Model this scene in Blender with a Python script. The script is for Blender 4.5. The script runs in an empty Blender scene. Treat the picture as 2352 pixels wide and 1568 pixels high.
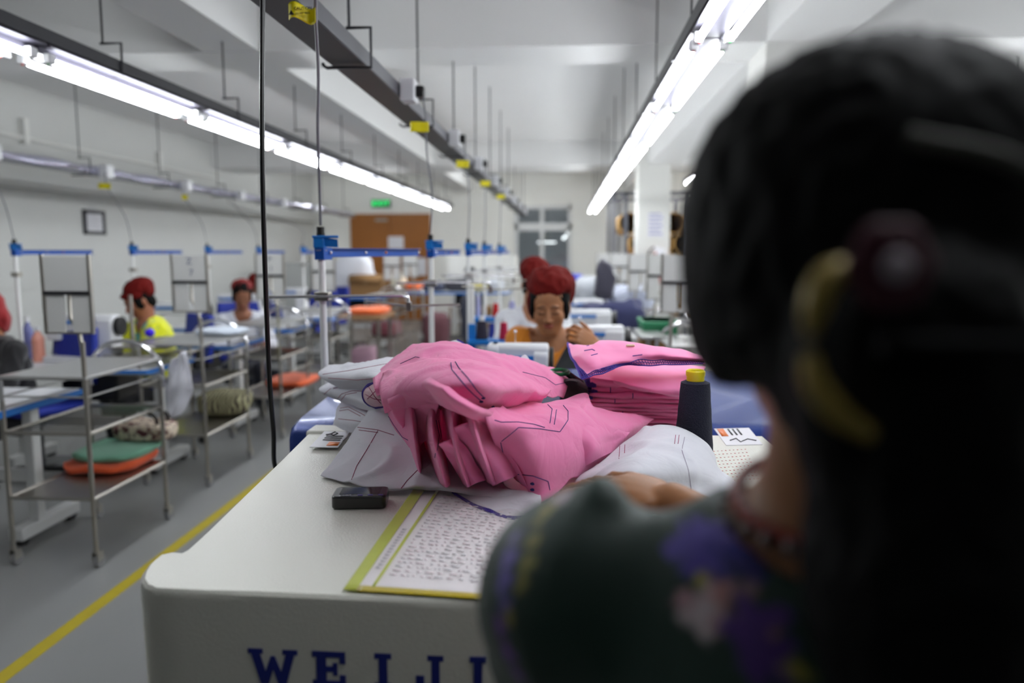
import bpy, bmesh, math, random
import numpy as np
from mathutils import Vector, Matrix, noise
from mathutils.bvhtree import BVHTree

# ------------------------------------------------------------------ camera, world, exposure
F_PX, VPX, VPY, W_PX, H_PX = 1750.0, 1297.0, 578.0, 2352.0, 1568.0
PITCH = math.atan((H_PX/2 - VPY)/F_PX)
YAW = math.atan((VPX - W_PX/2)/F_PX*math.cos(PITCH))
CAM = Vector((0, 0, 1.38))
scn = bpy.context.scene
col = scn.collection
cam_data = bpy.data.cameras.new('camera')
cam_data.sensor_width = 36
cam_data.lens = F_PX/W_PX*36
cam_data.clip_start = 0.02
cam_data.dof.use_dof = True
cam_data.dof.focus_distance = 1.48
cam_data.dof.aperture_fstop = 2.0
cam = bpy.data.objects.new('camera', cam_data)
col.objects.link(cam)
cam.location = CAM
cam.rotation_euler = (math.pi/2 - PITCH, 0, YAW)
scn.camera = cam
world = bpy.data.worlds.new('world')
scn.world = world
world.use_nodes = True
world.node_tree.nodes['Background'].inputs[0].default_value = (0.8, 0.85, 1, 1)
world.node_tree.nodes['Background'].inputs[1].default_value = 0.0
scn.view_settings.view_transform = 'Standard'
scn.view_settings.look = 'None'
scn.view_settings.gamma = 1
scn.view_settings.use_curve_mapping = False
scn.view_settings.exposure = 1.3
TUBE_POWER = 18.6

R_ = Vector((math.cos(YAW), math.sin(YAW), 0))
Fw = Vector((-math.sin(YAW)*math.cos(PITCH), math.cos(YAW)*math.cos(PITCH), -math.sin(PITCH)))
Up = Vector((-math.sin(YAW)*math.sin(PITCH), math.cos(YAW)*math.sin(PITCH), math.cos(PITCH)))
def ray(px, py):
    return Fw + R_*((px - W_PX/2)/F_PX) + Up*((H_PX/2 - py)/F_PX)
def at(px, py, Y):
    d = ray(px, py); return CAM + d*(Y/d.y)
def onz(px, py, z):
    d = ray(px, py); return CAM + d*((z - CAM.z)/d.z)
def onx(px, py, X):
    d = ray(px, py); return CAM + d*(X/d.x)

# ------------------------------------------------------------------ helpers
rnd = random.Random(7)
def s(r, g, b):
    f = lambda c: (c/255/12.92) if c/255 <= .04045 else ((c/255 + .055)/1.055)**2.4
    return (f(r), f(g), f(b), 1)
MATS = {}
def M(name, rgb=None, rough=.6, metal=0, bump=0, bscale=60, var=0, vscale=6, spec=.5, sheen=0, trans=0, alpha=1, attr=False, coat=0, sub=0, emit=None, estr=0):
    if name in MATS: return MATS[name]
    m = bpy.data.materials.new(name); m.use_nodes = True
    nt = m.node_tree; b = nt.nodes['Principled BSDF']
    c = s(*rgb) if rgb else (1, 1, 1, 1)
    b.inputs['Base Color'].default_value = c
    b.inputs['Roughness'].default_value = rough
    b.inputs['Metallic'].default_value = metal
    b.inputs['Specular IOR Level'].default_value = spec
    b.inputs['Sheen Weight'].default_value = sheen
    b.inputs['Transmission Weight'].default_value = trans
    b.inputs['Alpha'].default_value = alpha
    b.inputs['Coat Weight'].default_value = coat
    if sub:
        b.inputs['Subsurface Weight'].default_value = sub
        b.inputs['Subsurface Radius'].default_value = (.02, .006, .003)
        b.inputs['Subsurface Scale'].default_value = .5
    if emit:
        b.inputs['Emission Color'].default_value = s(*emit)
        b.inputs['Emission Strength'].default_value = estr
    tc = nt.nodes.new('ShaderNodeTexCoord')
    src = None
    if attr:
        a = nt.nodes.new('ShaderNodeVertexColor'); a.layer_name = 'Col'
        src = a.outputs['Color']
        nt.links.new(src, b.inputs['Base Color'])
    if var:
        n = nt.nodes.new('ShaderNodeTexNoise'); n.inputs['Scale'].default_value = vscale; n.inputs['Detail'].default_value = 4
        nt.links.new(tc.outputs['Object'], n.inputs['Vector'])
        mp = nt.nodes.new('ShaderNodeMapRange'); mp.inputs['To Min'].default_value = 1 - var; mp.inputs['To Max'].default_value = 1 + var
        nt.links.new(n.outputs['Fac'], mp.inputs['Value'])
        mx = nt.nodes.new('ShaderNodeVectorMath'); mx.operation = 'SCALE'
        if src: nt.links.new(src, mx.inputs[0])
        else: mx.inputs[0].default_value = c[:3]
        nt.links.new(mp.outputs['Result'], mx.inputs['Scale'])
        nt.links.new(mx.outputs['Vector'], b.inputs['Base Color'])
    if bump:
        n = nt.nodes.new('ShaderNodeTexNoise'); n.inputs['Scale'].default_value = bscale; n.inputs['Detail'].default_value = 3
        nt.links.new(tc.outputs['Object'], n.inputs['Vector'])
        bp = nt.nodes.new('ShaderNodeBump'); bp.inputs['Strength'].default_value = bump; bp.inputs['Distance'].default_value = .01
        nt.links.new(n.outputs['Fac'], bp.inputs['Height']); nt.links.new(bp.outputs['Normal'], b.inputs['Normal'])
    MATS[name] = m
    return m

class MB:
    """collects shapes into one mesh object"""
    def __init__(self): self.v = []; self.f = []; self.mi = []; self.cur = 0
    def add(self, vs, fs):
        o = len(self.v); self.v += [tuple(p) for p in vs]
        for f in fs: self.f.append([i + o for i in f]); self.mi.append(self.cur)
        return self
    def box(self, lo, hi, mat=None):
        x0, y0, z0 = lo; x1, y1, z1 = hi
        vs = [(x0,y0,z0),(x1,y0,z0),(x1,y1,z0),(x0,y1,z0),(x0,y0,z1),(x1,y0,z1),(x1,y1,z1),(x0,y1,z1)]
        if mat is not None: vs = [mat @ Vector(p) for p in vs]
        return self.add(vs, [(0,3,2,1),(4,5,6,7),(0,1,5,4),(1,2,6,5),(2,3,7,6),(3,0,4,7)])
    def cbox(self, c, d, mat=None):
        return self.box([c[i]-d[i]/2 for i in range(3)], [c[i]+d[i]/2 for i in range(3)], mat)
    def tube(self, pts, r, n=8, caps=True, r2=None):
        pts = [Vector(p) for p in pts]; N = len(pts); rs = []
        for i in range(N):
            if isinstance(r, (list, tuple)): rs.append(r[i])
            elif r2 is None: rs.append(r)
            else: rs.append(r + (r2 - r)*i/(N-1))
        vs = []; prev = None
        for i, p in enumerate(pts):
            t = (pts[min(i+1, N-1)] - pts[max(i-1, 0)])
            if t.length < 1e-9: t = Vector((0, 0, 1))
            t.normalize()
            if prev is None:
                a = Vector((0, 0, 1)) if abs(t.z) < .9 else Vector((1, 0, 0))
                u = t.cross(a).normalized()
            else:
                u = (prev - t*prev.dot(t)).normalized()
            prev = u; w = t.cross(u)
            for k in range(n):
                an = 2*math.pi*k/n
                vs.append(p + (u*math.cos(an) + w*math.sin(an))*rs[i])
        fs = []
        for i in range(N-1):
            for k in range(n):
                a = i*n + k; b = i*n + (k+1) % n
                fs.append((a, b, b+n, a+n))
        if caps: fs.append(tuple(range(n-1, -1, -1))); fs.append(tuple((N-1)*n + k for k in range(n)))
        return self.add(vs, fs)
    def lathe(self, prof, c, n=24, mat=None):
        vs = []; c = Vector(c)
        for (r, z) in prof:
            for k in range(n):
                a = 2*math.pi*k/n
                p = Vector((r*math.cos(a), r*math.sin(a), z))
                if mat is not None: p = mat @ p
                vs.append(c + p)
        N = len(prof); fs = []
        for i in range(N-1):
            for k in range(n):
                a = i*n+k; b = i*n+(k+1) % n
                fs.append((a, b, b+n, a+n))
        fs.append(tuple(range(n-1, -1, -1))); fs.append(tuple((N-1)*n+k for k in range(n)))
        return self.add(vs, fs)
    def prism(self, poly, fn, flip=False):
        """poly: 2-D points; fn(u, v, side 0/1) -> 3-D"""
        n = len(poly)
        vs = [fn(u, v, 0) for u, v in poly] + [fn(u, v, 1) for u, v in poly]
        fs = [tuple(range(n)), tuple(range(2*n-1, n-1, -1))] + [(i, i+n, (i+1) % n+n, (i+1) % n) for i in range(n)]
        return self.add(vs, fs)
    def ball(self, c, r, nu=16, nv=10, mat=None):
        if not isinstance(r, (tuple, list)): r = (r, r, r)
        c = Vector(c)
        vs = []; fs = []
        for j in range(nv+1):
            t = math.pi*j/nv
            for i in range(nu):
                a = 2*math.pi*i/nu
                p = Vector((r[0]*math.sin(t)*math.cos(a), r[1]*math.sin(t)*math.sin(a), r[2]*math.cos(t)))
                if mat is not None: p = mat @ p
                vs.append(c+p)
        for j in range(nv):
            for i in range(nu):
                a = j*nu+i; b = j*nu+(i+1) % nu
                fs.append((a, a+nu, b+nu, b))
        return self.add(vs, fs)
    def grid(self, P):
        nv = len(P); nu = len(P[0]); vs = [p for row in P for p in row]
        fs = [(j*nu+i, j*nu+i+1, (j+1)*nu+i+1, (j+1)*nu+i) for j in range(nv-1) for i in range(nu-1)]
        return self.add(vs, fs)
    def build(self, name, mat, parent=None, bevel=0, smooth=True, solid=0, mats=None, seg=2):
        me = bpy.data.meshes.new(name)
        org = parent.matrix_world.inverted() if parent is not None and not isinstance(parent, str) else None
        me.from_pydata(self.v, [], self.f)
        bm = bmesh.new(); bm.from_mesh(me)
        bmesh.ops.remove_doubles(bm, verts=bm.verts, dist=1e-6)
        bmesh.ops.recalc_face_normals(bm, faces=bm.faces)
        bm.to_mesh(me); bm.free()
        for mm in (mats or [mat]): me.materials.append(mm)
        if mats and len(self.mi) == len(me.polygons):
            me.polygons.foreach_set('material_index', self.mi)
        o = bpy.data.objects.new(name, me); col.objects.link(o)
        if smooth:
            me.polygons.foreach_set('use_smooth', [True]*len(me.polygons))
            if hasattr(me, 'set_sharp_from_angle'): me.set_sharp_from_angle(angle=math.radians(38))
        if parent is not None: o.parent = parent
        if bevel:
            b = o.modifiers.new('bevel', 'BEVEL'); b.width = bevel; b.segments = seg; b.limit_method = 'ANGLE'; b.angle_limit = math.radians(40)
        if solid:
            b = o.modifiers.new('solid', 'SOLIDIFY'); b.thickness = solid; b.offset = 0
        return o

def empty(name, loc, rz=0):
    o = bpy.data.objects.new(name, None); o.location = loc; o.rotation_euler = (0, 0, rz)
    o.empty_display_size = .05
    col.objects.link(o); return o
def tag(o, label=None, cat=None, group=None, kind=None):
    if label: o['label'] = label
    if cat: o['category'] = cat
    if group: o['group'] = group
    if kind: o['kind'] = kind
    return o
def thing(name, label, cat, loc=(0, 0, 0), rz=0, group=None):
    return tag(empty(name, loc, rz), label, cat, group)
def copy_tree(o, parent=None):
    c = o.copy(); col.objects.link(c); c.parent = parent
    for ch in list(o.children): copy_tree(ch, c)
    return c
def struct(mb, name, mat, **k):
    o = mb.build(name, mat, **k); o['kind'] = 'structure'; return o

def bez(pts, n=24):
    """Catmull-Rom through points"""
    pts = [Vector(p) for p in pts]; out = []
    P = [pts[0]*2 - pts[1]] + pts + [pts[-1]*2 - pts[-2]]
    segs = len(pts)-1
    for i in range(segs):
        a, b, c, d = P[i:i+4]
        m = max(2, n//segs)
        for j in range(m):
            t = j/m
            out.append(.5*((2*b) + (c-a)*t + (2*a-5*b+4*c-d)*t*t + (3*b-a-3*c+d)*t**3))
    out.append(pts[-1]); return out

def text_mesh(txt, size, name, mat, mtx, parent=None, depth=.0006, align='CENTER'):
    cu = bpy.data.curves.new(name, 'FONT'); cu.body = txt; cu.size = size; cu.extrude = depth
    cu.align_x = align; cu.align_y = 'CENTER'
    o = bpy.data.objects.new(name, cu); col.objects.link(o)
    dg = bpy.context.evaluated_depsgraph_get()
    me = bpy.data.meshes.new_from_object(o.evaluated_get(dg))
    col.objects.unlink(o); bpy.data.objects.remove(o)
    me.materials.clear(); me.materials.append(mat)
    me.transform(mtx)
    r = bpy.data.objects.new(name, me); col.objects.link(r)
    if parent is not None: r.parent = parent
    return r

# ------------------------------------------------------------------ signed-distance bodies
def surfnets(Fd, org, h):
    nx, ny, nz = Fd.shape
    ins = Fd < 0
    cnt = np.zeros((nx-1, ny-1, nz-1), np.int8)
    for dx in (0, 1):
        for dy in (0, 1):
            for dz in (0, 1): cnt += ins[dx:nx-1+dx, dy:ny-1+dy, dz:nz-1+dz]
    act = (cnt > 0) & (cnt < 8)
    idx = -np.ones(act.shape, np.int64)
    I = np.argwhere(act); idx[act] = np.arange(len(I))
    acc = np.zeros((len(I), 3)); n = np.zeros(len(I))
    cor = [(0,0,0),(1,0,0),(0,1,0),(1,1,0),(0,0,1),(1,0,1),(0,1,1),(1,1,1)]
    for a in range(8):
        for b in range(a+1, 8):
            ca, cb = np.array(cor[a]), np.array(cor[b])
            if abs(ca-cb).sum() != 1: continue
            A = Fd[tuple((I+ca).T)]; B = Fd[tuple((I+cb).T)]
            mk = (A < 0) != (B < 0)
            t = np.where(mk, A/np.where(mk, A-B, 1), 0)
            acc[mk] += ca + (cb-ca)*t[mk, None]; n[mk] += 1
    V = (I + acc/n[:, None])*h + org
    Q = []
    for ax in range(3):
        o1, o2 = [(1, 2), (2, 0), (0, 1)][ax]
        sl0 = [slice(None)]*3; sl1 = [slice(None)]*3
        sl0[ax] = slice(0, -1); sl1[ax] = slice(1, None)
        a = ins[tuple(sl0)]; b = ins[tuple(sl1)]
        E = np.argwhere(a != b)
        sgn = a[tuple(E.T)]
        ok = (E[:, o1] > 0) & (E[:, o2] > 0) & (E[:, o1] < Fd.shape[o1]-1) & (E[:, o2] < Fd.shape[o2]-1)
        E = E[ok]; sgn = sgn[ok]
        e1 = np.zeros(3, int); e1[o1] = 1; e2 = np.zeros(3, int); e2[o2] = 1
        q = np.stack([idx[tuple((E-e1-e2).T)], idx[tuple((E-e2).T)], idx[tuple(E.T)], idx[tuple((E-e1).T)]], 1)
        q[~sgn] = q[~sgn][:, ::-1]
        Q.append(q)
    return V, np.concatenate(Q)
def smin(a, b, k):
    if k <= 0: return np.minimum(a, b)
    h = np.clip(.5 + .5*(b-a)/k, 0, 1)
    return b*(1-h) + a*h - k*h*(1-h)
def cap(a, b, r0, r1=None, k=.015, tag='', sub=False): return dict(t='c', a=np.array(a, float), b=np.array(b, float), r0=r0, r1=r0 if r1 is None else r1, k=k, tag=tag, sub=sub)
def ell(c, r, R=None, k=.015, tag='', sub=False): return dict(t='e', c=np.array(c, float), r=np.array(r, float), R=np.eye(3) if R is None else np.array(R, float), k=k, tag=tag, sub=sub)
def pbox(p, inf=0):
    if p['t'] == 'c':
        m = max(p['r0'], p['r1'])+inf
        return np.minimum(p['a'], p['b'])-m, np.maximum(p['a'], p['b'])+m
    m = np.abs(p['R']) @ (p['r']+inf)
    return p['c']-m, p['c']+m
def pdist(p, P, inf=0):
    if p['t'] == 'c':
        ab = p['b']-p['a']; L = max(ab @ ab, 1e-12)
        t = np.clip(((P-p['a']) @ ab)/L, 0, 1)
        return np.linalg.norm(P-p['a']-t[..., None]*ab, axis=-1) - (p['r0']+(p['r1']-p['r0'])*t) - inf
    q = (P-p['c']) @ p['R']
    r = p['r']+inf
    k0 = np.linalg.norm(q/r, axis=-1); k1 = np.linalg.norm(q/r**2, axis=-1)
    return k0*(k0-1)/np.maximum(k1, 1e-9)
def sdf_mesh(prims, h, inf=0, lim=None, clip=None):
    add = [p for p in prims if not p['sub']]
    los, his = zip(*[pbox(p, inf) for p in add])
    lo = np.min(los, 0)-3*h; hi = np.max(his, 0)+3*h
    if lim is not None: lo = np.maximum(lo, lim[0]); hi = np.minimum(hi, lim[1])
    n = np.ceil((hi-lo)/h).astype(int)+1
    Fd = np.full(n, .5, np.float32)
    ax = [lo[i]+np.arange(n[i])*h for i in range(3)]
    for p in prims:
        a, b = pbox(p, inf if not p['sub'] else 0)
        m = max(3*h, p['k']*1.5)
        i0 = np.clip(np.floor((a-m-lo)/h).astype(int), 0, n); i1 = np.clip(np.ceil((b+m-lo)/h).astype(int)+1, 0, n)
        if np.any(i1 <= i0): continue
        sl = tuple(slice(i0[i], i1[i]) for i in range(3))
        P = np.stack(np.meshgrid(*[ax[i][i0[i]:i1[i]] for i in range(3)], indexing='ij'), -1)
        d = pdist(p, P, 0 if p['sub'] else inf)
        if p['sub']: Fd[sl] = np.maximum(Fd[sl], -d)
        else: Fd[sl] = smin(Fd[sl], d, p['k'])
    if clip is not None:
        P = np.stack(np.meshgrid(*ax, indexing='ij'), -1)
        for (o, nrm) in clip:      # keep the side the normal points to
            Fd = np.maximum(Fd, -((P-np.array(o, float)) @ np.array(nrm, float)))
    Fd[0] = Fd[-1] = .5; Fd[:, 0] = Fd[:, -1] = .5; Fd[:, :, 0] = Fd[:, :, -1] = .5
    return surfnets(Fd, lo, h)
def mesh_obj(name, V, Q, mat, parent=None, wr=0, wscale=20, color=None, relax=1, seed=0):
    me = bpy.data.meshes.new(name)
    me.from_pydata(V.tolist(), [], Q.tolist())
    bm = bmesh.new(); bm.from_mesh(me)
    for _ in range(relax): bmesh.ops.smooth_vert(bm, verts=bm.verts, factor=.5, use_axis_x=True, use_axis_y=True, use_axis_z=True)
    bmesh.ops.recalc_face_normals(bm, faces=bm.faces)
    if wr:
        bm.normal_update()
        for v in bm.verts:
            q = v.co*wscale + Vector((seed, 0, 0))
            a = noise.noise(Vector((q.x, q.y, q.z*.5)))
            v.co += v.normal*(wr*(1-2*abs(a)) - wr*.5)
    bm.to_mesh(me); bm.free()
    me.polygons.foreach_set('use_smooth', [True]*len(me.polygons))
    me.materials.append(mat)
    if color is not None:
        C = me.color_attributes.new('Col', 'FLOAT_COLOR', 'POINT')
        n = len(me.vertices); co = np.empty(n*3); me.vertices.foreach_get('co', co); co = co.reshape(-1, 3)
        c = np.ones((n, 4)); c[:, :3] = color(co); C.data.foreach_set('color', c.ravel())
    o = bpy.data.objects.new(name, me); col.objects.link(o)
    if parent is not None:
        o.parent = parent
    return o
def rebase(o, loc):
    """things built in world coordinates: put their Empty at their base"""
    o.location = loc
    for ch in o.children: ch.matrix_parent_inverse = Matrix.Translation(-Vector(loc))
    return o

# ------------------------------------------------------------------ the room
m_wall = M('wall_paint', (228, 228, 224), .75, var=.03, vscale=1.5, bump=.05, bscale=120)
m_ceil = M('ceiling_paint', (230, 230, 229), .8, var=.02, vscale=1.2)
m_floor = M('floor_paint', (138, 139, 138), .34, var=.07, vscale=2.2, bump=.03, bscale=9, spec=.45)
m_steel = M('steel', (176, 172, 164), .34, 1, var=.06)
m_chrome = M('chrome', (225, 225, 228), .14, 1)
m_dark = M('dark_metal', (62, 62, 66), .4, .6, var=.1)
m_trunk = M('trunk_metal', (104, 104, 110), .36, .75, var=.08)
m_black = M('black_plastic', (14, 14, 15), .4)
m_white = M('white_plastic', (224, 225, 228), .4)
m_wmetal = M('white_metal', (226, 227, 226), .32, 0, bump=.05, bscale=380, spec=.5)
m_blue = M('blue_paint', (24, 118, 200), .35)
m_arm = M('blue_arm_paint', (10, 74, 160), .5, spec=.25)
m_chair = M('chair_blue', (20, 44, 150), .6, bump=.1)
m_yel = M('yellow_label', (236, 222, 20), .35)
m_red = M('red_plastic', (190, 26, 30), .4)
m_green = M('green_plastic', (20, 150, 60), .4)
XL, XR, YB, YF, ZC, ZB = -5.1, 6.2, 15.4, -9.0, 2.92, 2.58
struct(MB().box((XL-.2, YF, -.1), (XR+.2, YB+4, 0)), 'floor', m_floor)
struct(MB().box((XL-.2, YF, ZC), (XR+.2, YB+.2, ZC+.12)), 'ceiling', m_ceil)
w = MB().box((XL-.2, YF, 0), (XL, YB, ZC)); w.box((XL, YF, 1.97), (XL+.10, YB, 2.10)); struct(w, 'wall_left', M('wall_paint_left_dimmed', (204, 205, 202), .75, var=.03, vscale=1.5, bump=.05, bscale=120))  # greyer copy of the wall paint, weaker light put into its colour
struct(MB().box((XR, YF, 0), (XR+.2, YB, ZC)), 'wall_right', m_wall)
struct(MB().box((XL, YF-.2, 0), (XR, YF, ZC)), 'wall_front', m_wall)
# back wall with a glazed opening
wx0, wx1, wz0, wz1 = at(1182, 600, YB).x, at(1312, 600, YB).x, .95, at(1250, 472, YB).z
w = MB().box((XL, YB, 0), (wx0, YB+.2, ZC)).box((wx1, YB, 0), (XR, YB+.2, ZC)).box((wx0, YB, 0), (wx1, YB+.2, wz0)).box((wx0, YB, wz1), (wx1, YB+.2, ZC))
struct(w, 'wall_back', M('wall_paint_back_brightened', (242, 242, 237), .75, var=.02, vscale=1.5))  # whitened wall paint, its colour carries the brighter light at the far end
# the dim room beyond the glass
w = MB().box((-3, YB+3.6, 0), (3, YB+3.8, 3)).box((-3.2, YB+.2, 0), (-3, YB+3.8, 3)).box((3, YB+.2, 0), (3.2, YB+3.8, 3)).box((-3.2, YB+.2, 2.92), (3.2, YB+3.8, 3.04))
struct(w, 'wall_beyond', M('far_room_paint', (176, 180, 184), .8))
fr = MB(); zt = at(1250, 512, YB).z; zt2 = at(1250, 530, YB).z
fw_ = .07
for (a, b) in (((wx0, wz0), (wx0+fw_, wz1)), ((wx1-fw_, wz0), (wx1, wz1)), ((wx0, wz1-fw_), (wx1, wz1)), ((wx0, wz0), (wx1, wz0+fw_)), ((wx0, zt2), (wx1, zt))):
    fr.box((a[0], YB-.03, a[1]), (b[0], YB+.08, b[1]))
xm = (wx0+wx1)/2-.02
fr.box((xm-.04, YB-.025, wz0), (xm+.04, YB+.07, wz1))
wf = struct(fr, 'window_1', M('window_frame_paint', (222, 224, 224), .5), bevel=.006)
wf['label'] = 'white framed glazed opening with transom in the far wall'
wf['category'] = 'window'
MB().box((wx0+.03, YB+.02, wz0+.03), (wx1-.03, YB+.026, wz1-.03)).build('pane', M('glass', (235, 240, 240), .02, trans=1, spec=.5), wf)
# wooden double door
d0, d1, dz = at(808, 600, YB).x, at(990, 600, YB).x, at(900, 491, YB).z
dd = MB()
xm2 = (d0+d1)/2
dd.box((d0, YB-.05, 0), (xm2-.004, YB+.0, dz)).box((xm2+.004, YB-.05, 0), (d1, YB+.0, dz))
mwood = M('door_wood', (156, 96, 36), .5, var=.12, vscale=3)
dr = struct(dd, 'door_1', mwood, bevel=.004)
dr['label'] = 'brown wooden double door in the far wall under the exit sign'; dr['category'] = 'door'
MB().box((xm2+.06, YB-.10, .95), (xm2+.09, YB-.05, 1.15)).build('door_handle', m_chrome, dr, bevel=.005)
MB().box((xm2-.3, YB-.075, dz-.15), (xm2-.05, YB-.05, dz-.10)).build('door_closer', m_steel, dr, bevel=.004)
# beams and columns
struct(MB().box((XL, 4.65, ZB), (XR, 5.1, ZC)), 'trim_1', m_ceil)
struct(MB().box((XL, 10.9, ZB), (XR, 11.75, ZC)), 'trim_2', m_ceil)
struct(MB().box((-2.19, YF, ZB+.003), (-1.85, YB, ZC)), 'trim_3', m_ceil)
struct(MB().box((1.15, YF, ZB+.003), (1.57, YB, ZC)), 'trim_4', m_ceil)
struct(MB().box((4.6, YF, ZB+.003), (5.0, YB, ZC)), 'trim_5', m_ceil)
struct(MB().box((XL, -1.6, ZB), (XR, -1.2, ZC)), 'trim_6', m_ceil)
for i, (x, y) in enumerate(((1.15, 4.66), (1.01, 10.86))):
    c = MB().box((x, y, 0), (x+.45, y+.45, ZC)).build('column', m_wall, bevel=.008); c['kind'] = 'structure'
# haunches where beams cross
hb = MB()
def haunch(m, x0, x1, y0, y1):
    for (a, b) in ((x0, -1), (x1, 1)):
        for (c, d) in ((y0, -1), (y1, 1)):
            m.add([(a, c, ZB+.02), (a+b*.5, c, ZC), (a, c+d*.5, ZC), (a, c, ZC)], [(0, 1, 2), (0, 3, 1), (0, 2, 3), (1, 3, 2)])
# floor line tape
tape = MB().box((-1.82-.03, .2, 0), (-1.82+.03, 15.2, .0012)).build('floor_tape', M('yellow_tape', (176, 158, 28), .5, var=.12, vscale=12))
tag(tape, 'long yellow tape line stuck on the grey floor along the aisle', 'floor tape')
# conduit on left wall
cd = MB().tube([(XL+.03, .5, 2.44), (XL+.03, 11, 2.44)], .018)
for y in (2.2, 4.6, 7.0, 9.4): cd.box((XL, y-.03, 2.38), (XL+.06, y+.03, 2.62))
tag(cd.build('wall_conduit', m_wall), 'white painted conduit running high along the left wall', 'conduit')

# ------------------------------------------------------------------ light rails
def wmat(name, st):
    m = bpy.data.materials.new(name); m.use_nodes = True; nt = m.node_tree; nt.nodes.clear()
    e = nt.nodes.new('ShaderNodeEmission'); e.inputs[0].default_value = (.93, .97, 1, 1); e.inputs[1].default_value = st
    o = nt.nodes.new('ShaderNodeOutputMaterial'); nt.links.new(e.outputs[0], o.inputs[0]); return m
m_tube = wmat('fluorescent_glow', TUBE_POWER)
m_refl = M('lamp_housing', (84, 82, 94), .4, .2)
def hanger(m, x, y, zb, zt, ztop=ZC, w=.06, side=1):
    """threaded rod and C shaped bracket"""
    m.tube([(x, y, zt+.07), (x, y, ztop)], .0045, 6)
    m.tube([(x-.012, y, zt+.07), (x+side*w*1.35, y, zt+.07), (x+side*w*1.35, y, zb-.012), (x-side*w*1.2, y, zb-.012)], .006, 6)
def light_rail(X, ys, z, label, tubes_x, trunk, nlab, pw=.014):
    y0, y1 = ys
    r = thing('light_rail', label, 'light rail')
    MB().box((X+trunk[0], y0, z+.045), (X+trunk[1], y1, z+.095)).build('trunk', m_dark, r, bevel=.002)
    y = y0+.55; k = 0
    while y < y1:
        h = MB(); hanger(h, X, y, z+.045, z+.095); h.build('hanger', m_dark, r); y += 1.18; k += 1
    rebase(r, (X, y0, z+.045))
    # one lamp, then copies
    L = 1.25
    lamp = thing('tube_lamp', '', 'lamp', (X, y0, z), group=nlab)
    xa, xb = tubes_x
    hs = MB().box((xa+.012, .01, .008), (xb-.012, L-.01, .045))
    hs.box((xa-pw, .01, .030), (xb+pw, L-.01, .036))
    hs.build('housing', m_refl, lamp)
    for j, x in enumerate((xa, xb)):
        MB().tube([(x, .07, -.012), (x, .08, -.012), (x, L-.08, -.012), (x, L-.07, -.012)], [.007, .0112, .0112, .007], 10).build('tube', m_tube, lamp)
        for yy in (.03, L-.07):
            e = MB().box((x-.014, yy, -.022), (x+.014, yy+.04, .014)).build('lamp_holder', m_white, lamp, bevel=.004)
            MB().ball((x-.0, yy+(.0 if yy > .5 else .012), -.024), .004, 8, 6).build('marker', m_red if j == 0 else m_green, e)
    n = int((y1-y0)/L); out = []
    for i in range(n):
        o = lamp if i == 0 else copy_tree(lamp)
        o.location = (X, y0+i*L, z); out.append(o)
    return out
Z_L = CAM.z+.72
la = light_rail(-1.98, (1.53, 13.1), Z_L, 'dark metal lamp rail of lit tubes hung over the left sewing row', (-.052, .05), (.0, .075), 'lit tube lamps of the left rail', .034)
lb = light_rail(.49, (.26, 14.1), Z_L, 'dark metal lamp rail of lit tubes hung above the right aisle', (-.046, .056), (-.062, .0), 'lit tube lamps of the right rail')
ld = light_rail(5.3, (2.5, 14.0), Z_L, 'added outermost lamp rail of lit tubes along the right wall', (-.05, .05), (-.03, .03), 'lit tube lamps of the added outermost rail')  # unseen rail added to brighten the far end of the room
lc = light_rail(2.96, (2.5, 14.0), Z_L, 'lamp rail of lit tubes over the far right row behind the head', (-.05, .05), (-.03, .03), 'lit tube lamps of the far right rail')
def order_label(ls, side):
    for i, o in enumerate(ls):
        o['label'] = ('lit twin tube lamp of the %s rail, ' % side) + ('nearest the camera' if i == 0 else 'at its far end' if i == len(ls)-1 else '%s from the near end' % ['', 'second', 'third', 'fourth', 'fifth', 'sixth', 'seventh', 'eighth', 'ninth', 'tenth', 'eleventh', 'twelfth'][i])
order_label(la, 'left'); order_label(lb, 'right'); order_label(lc, 'far right'); order_label(ld, 'added outermost right')

# the centre cable trunk with sockets
ht = CAM.z+.62
def cable(name, pts, r, label, mat, cat='cable', group=None, n=40, lab=None):
    t = MB().tube(bez(pts, n), r, 8).build(name, mat)
    tag(t, label, cat, group); return t
m_wire = M('grey_wire', (110, 112, 118), .5)
tr = thing('cable_trunk', 'dark grey metal cable trunk hanging above the middle machine row', 'cable trunk')
xa, xb = -.785, -.667
MB().box((xa, 1.0, ht), (xb, 13.6, ht+.053)).build('trunk', m_trunk, tr, bevel=.002)
MB().box((xa+.006, 1.0, ht-.001), (xb-.006, 13.6, ht+.001)).build('bottom_plate', m_dark, tr)
for i in range(10):
    y = 2.58+i*1.2
    h = MB(); h.tube([(xb-.05, y, ht+.115), (xb-.05, y, ZC)], .005, 6)
    h.tube([(xb-.06, y, ht+.115), (xb+.022, y, ht+.115), (xb+.022, y, ht-.012), (xa-.01, y, ht-.012), (xa-.022, y, ht-.004), (xa-.024, y, ht+.004)], .006, 6)
    h.build('hanger', m_dark, tr)
sy = [1.72, 3.15, 4.45, 5.7, 7.05, 8.4, 9.75, 11.1, 12.45]
for y in sy:
    b = MB().box((xb+.002, y-.045, ht-.018), (xb+.062, y+.045, ht+.072)).build('socket_box', m_white, tr, bevel=.006)
    MB().box((xb+.062, y-.02, ht+.0), (xb+.095, y+.02, ht+.045)).build('plug', m_black, b, bevel=.005)
rebase(tr, (-.726, 1.0, ht))
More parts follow.
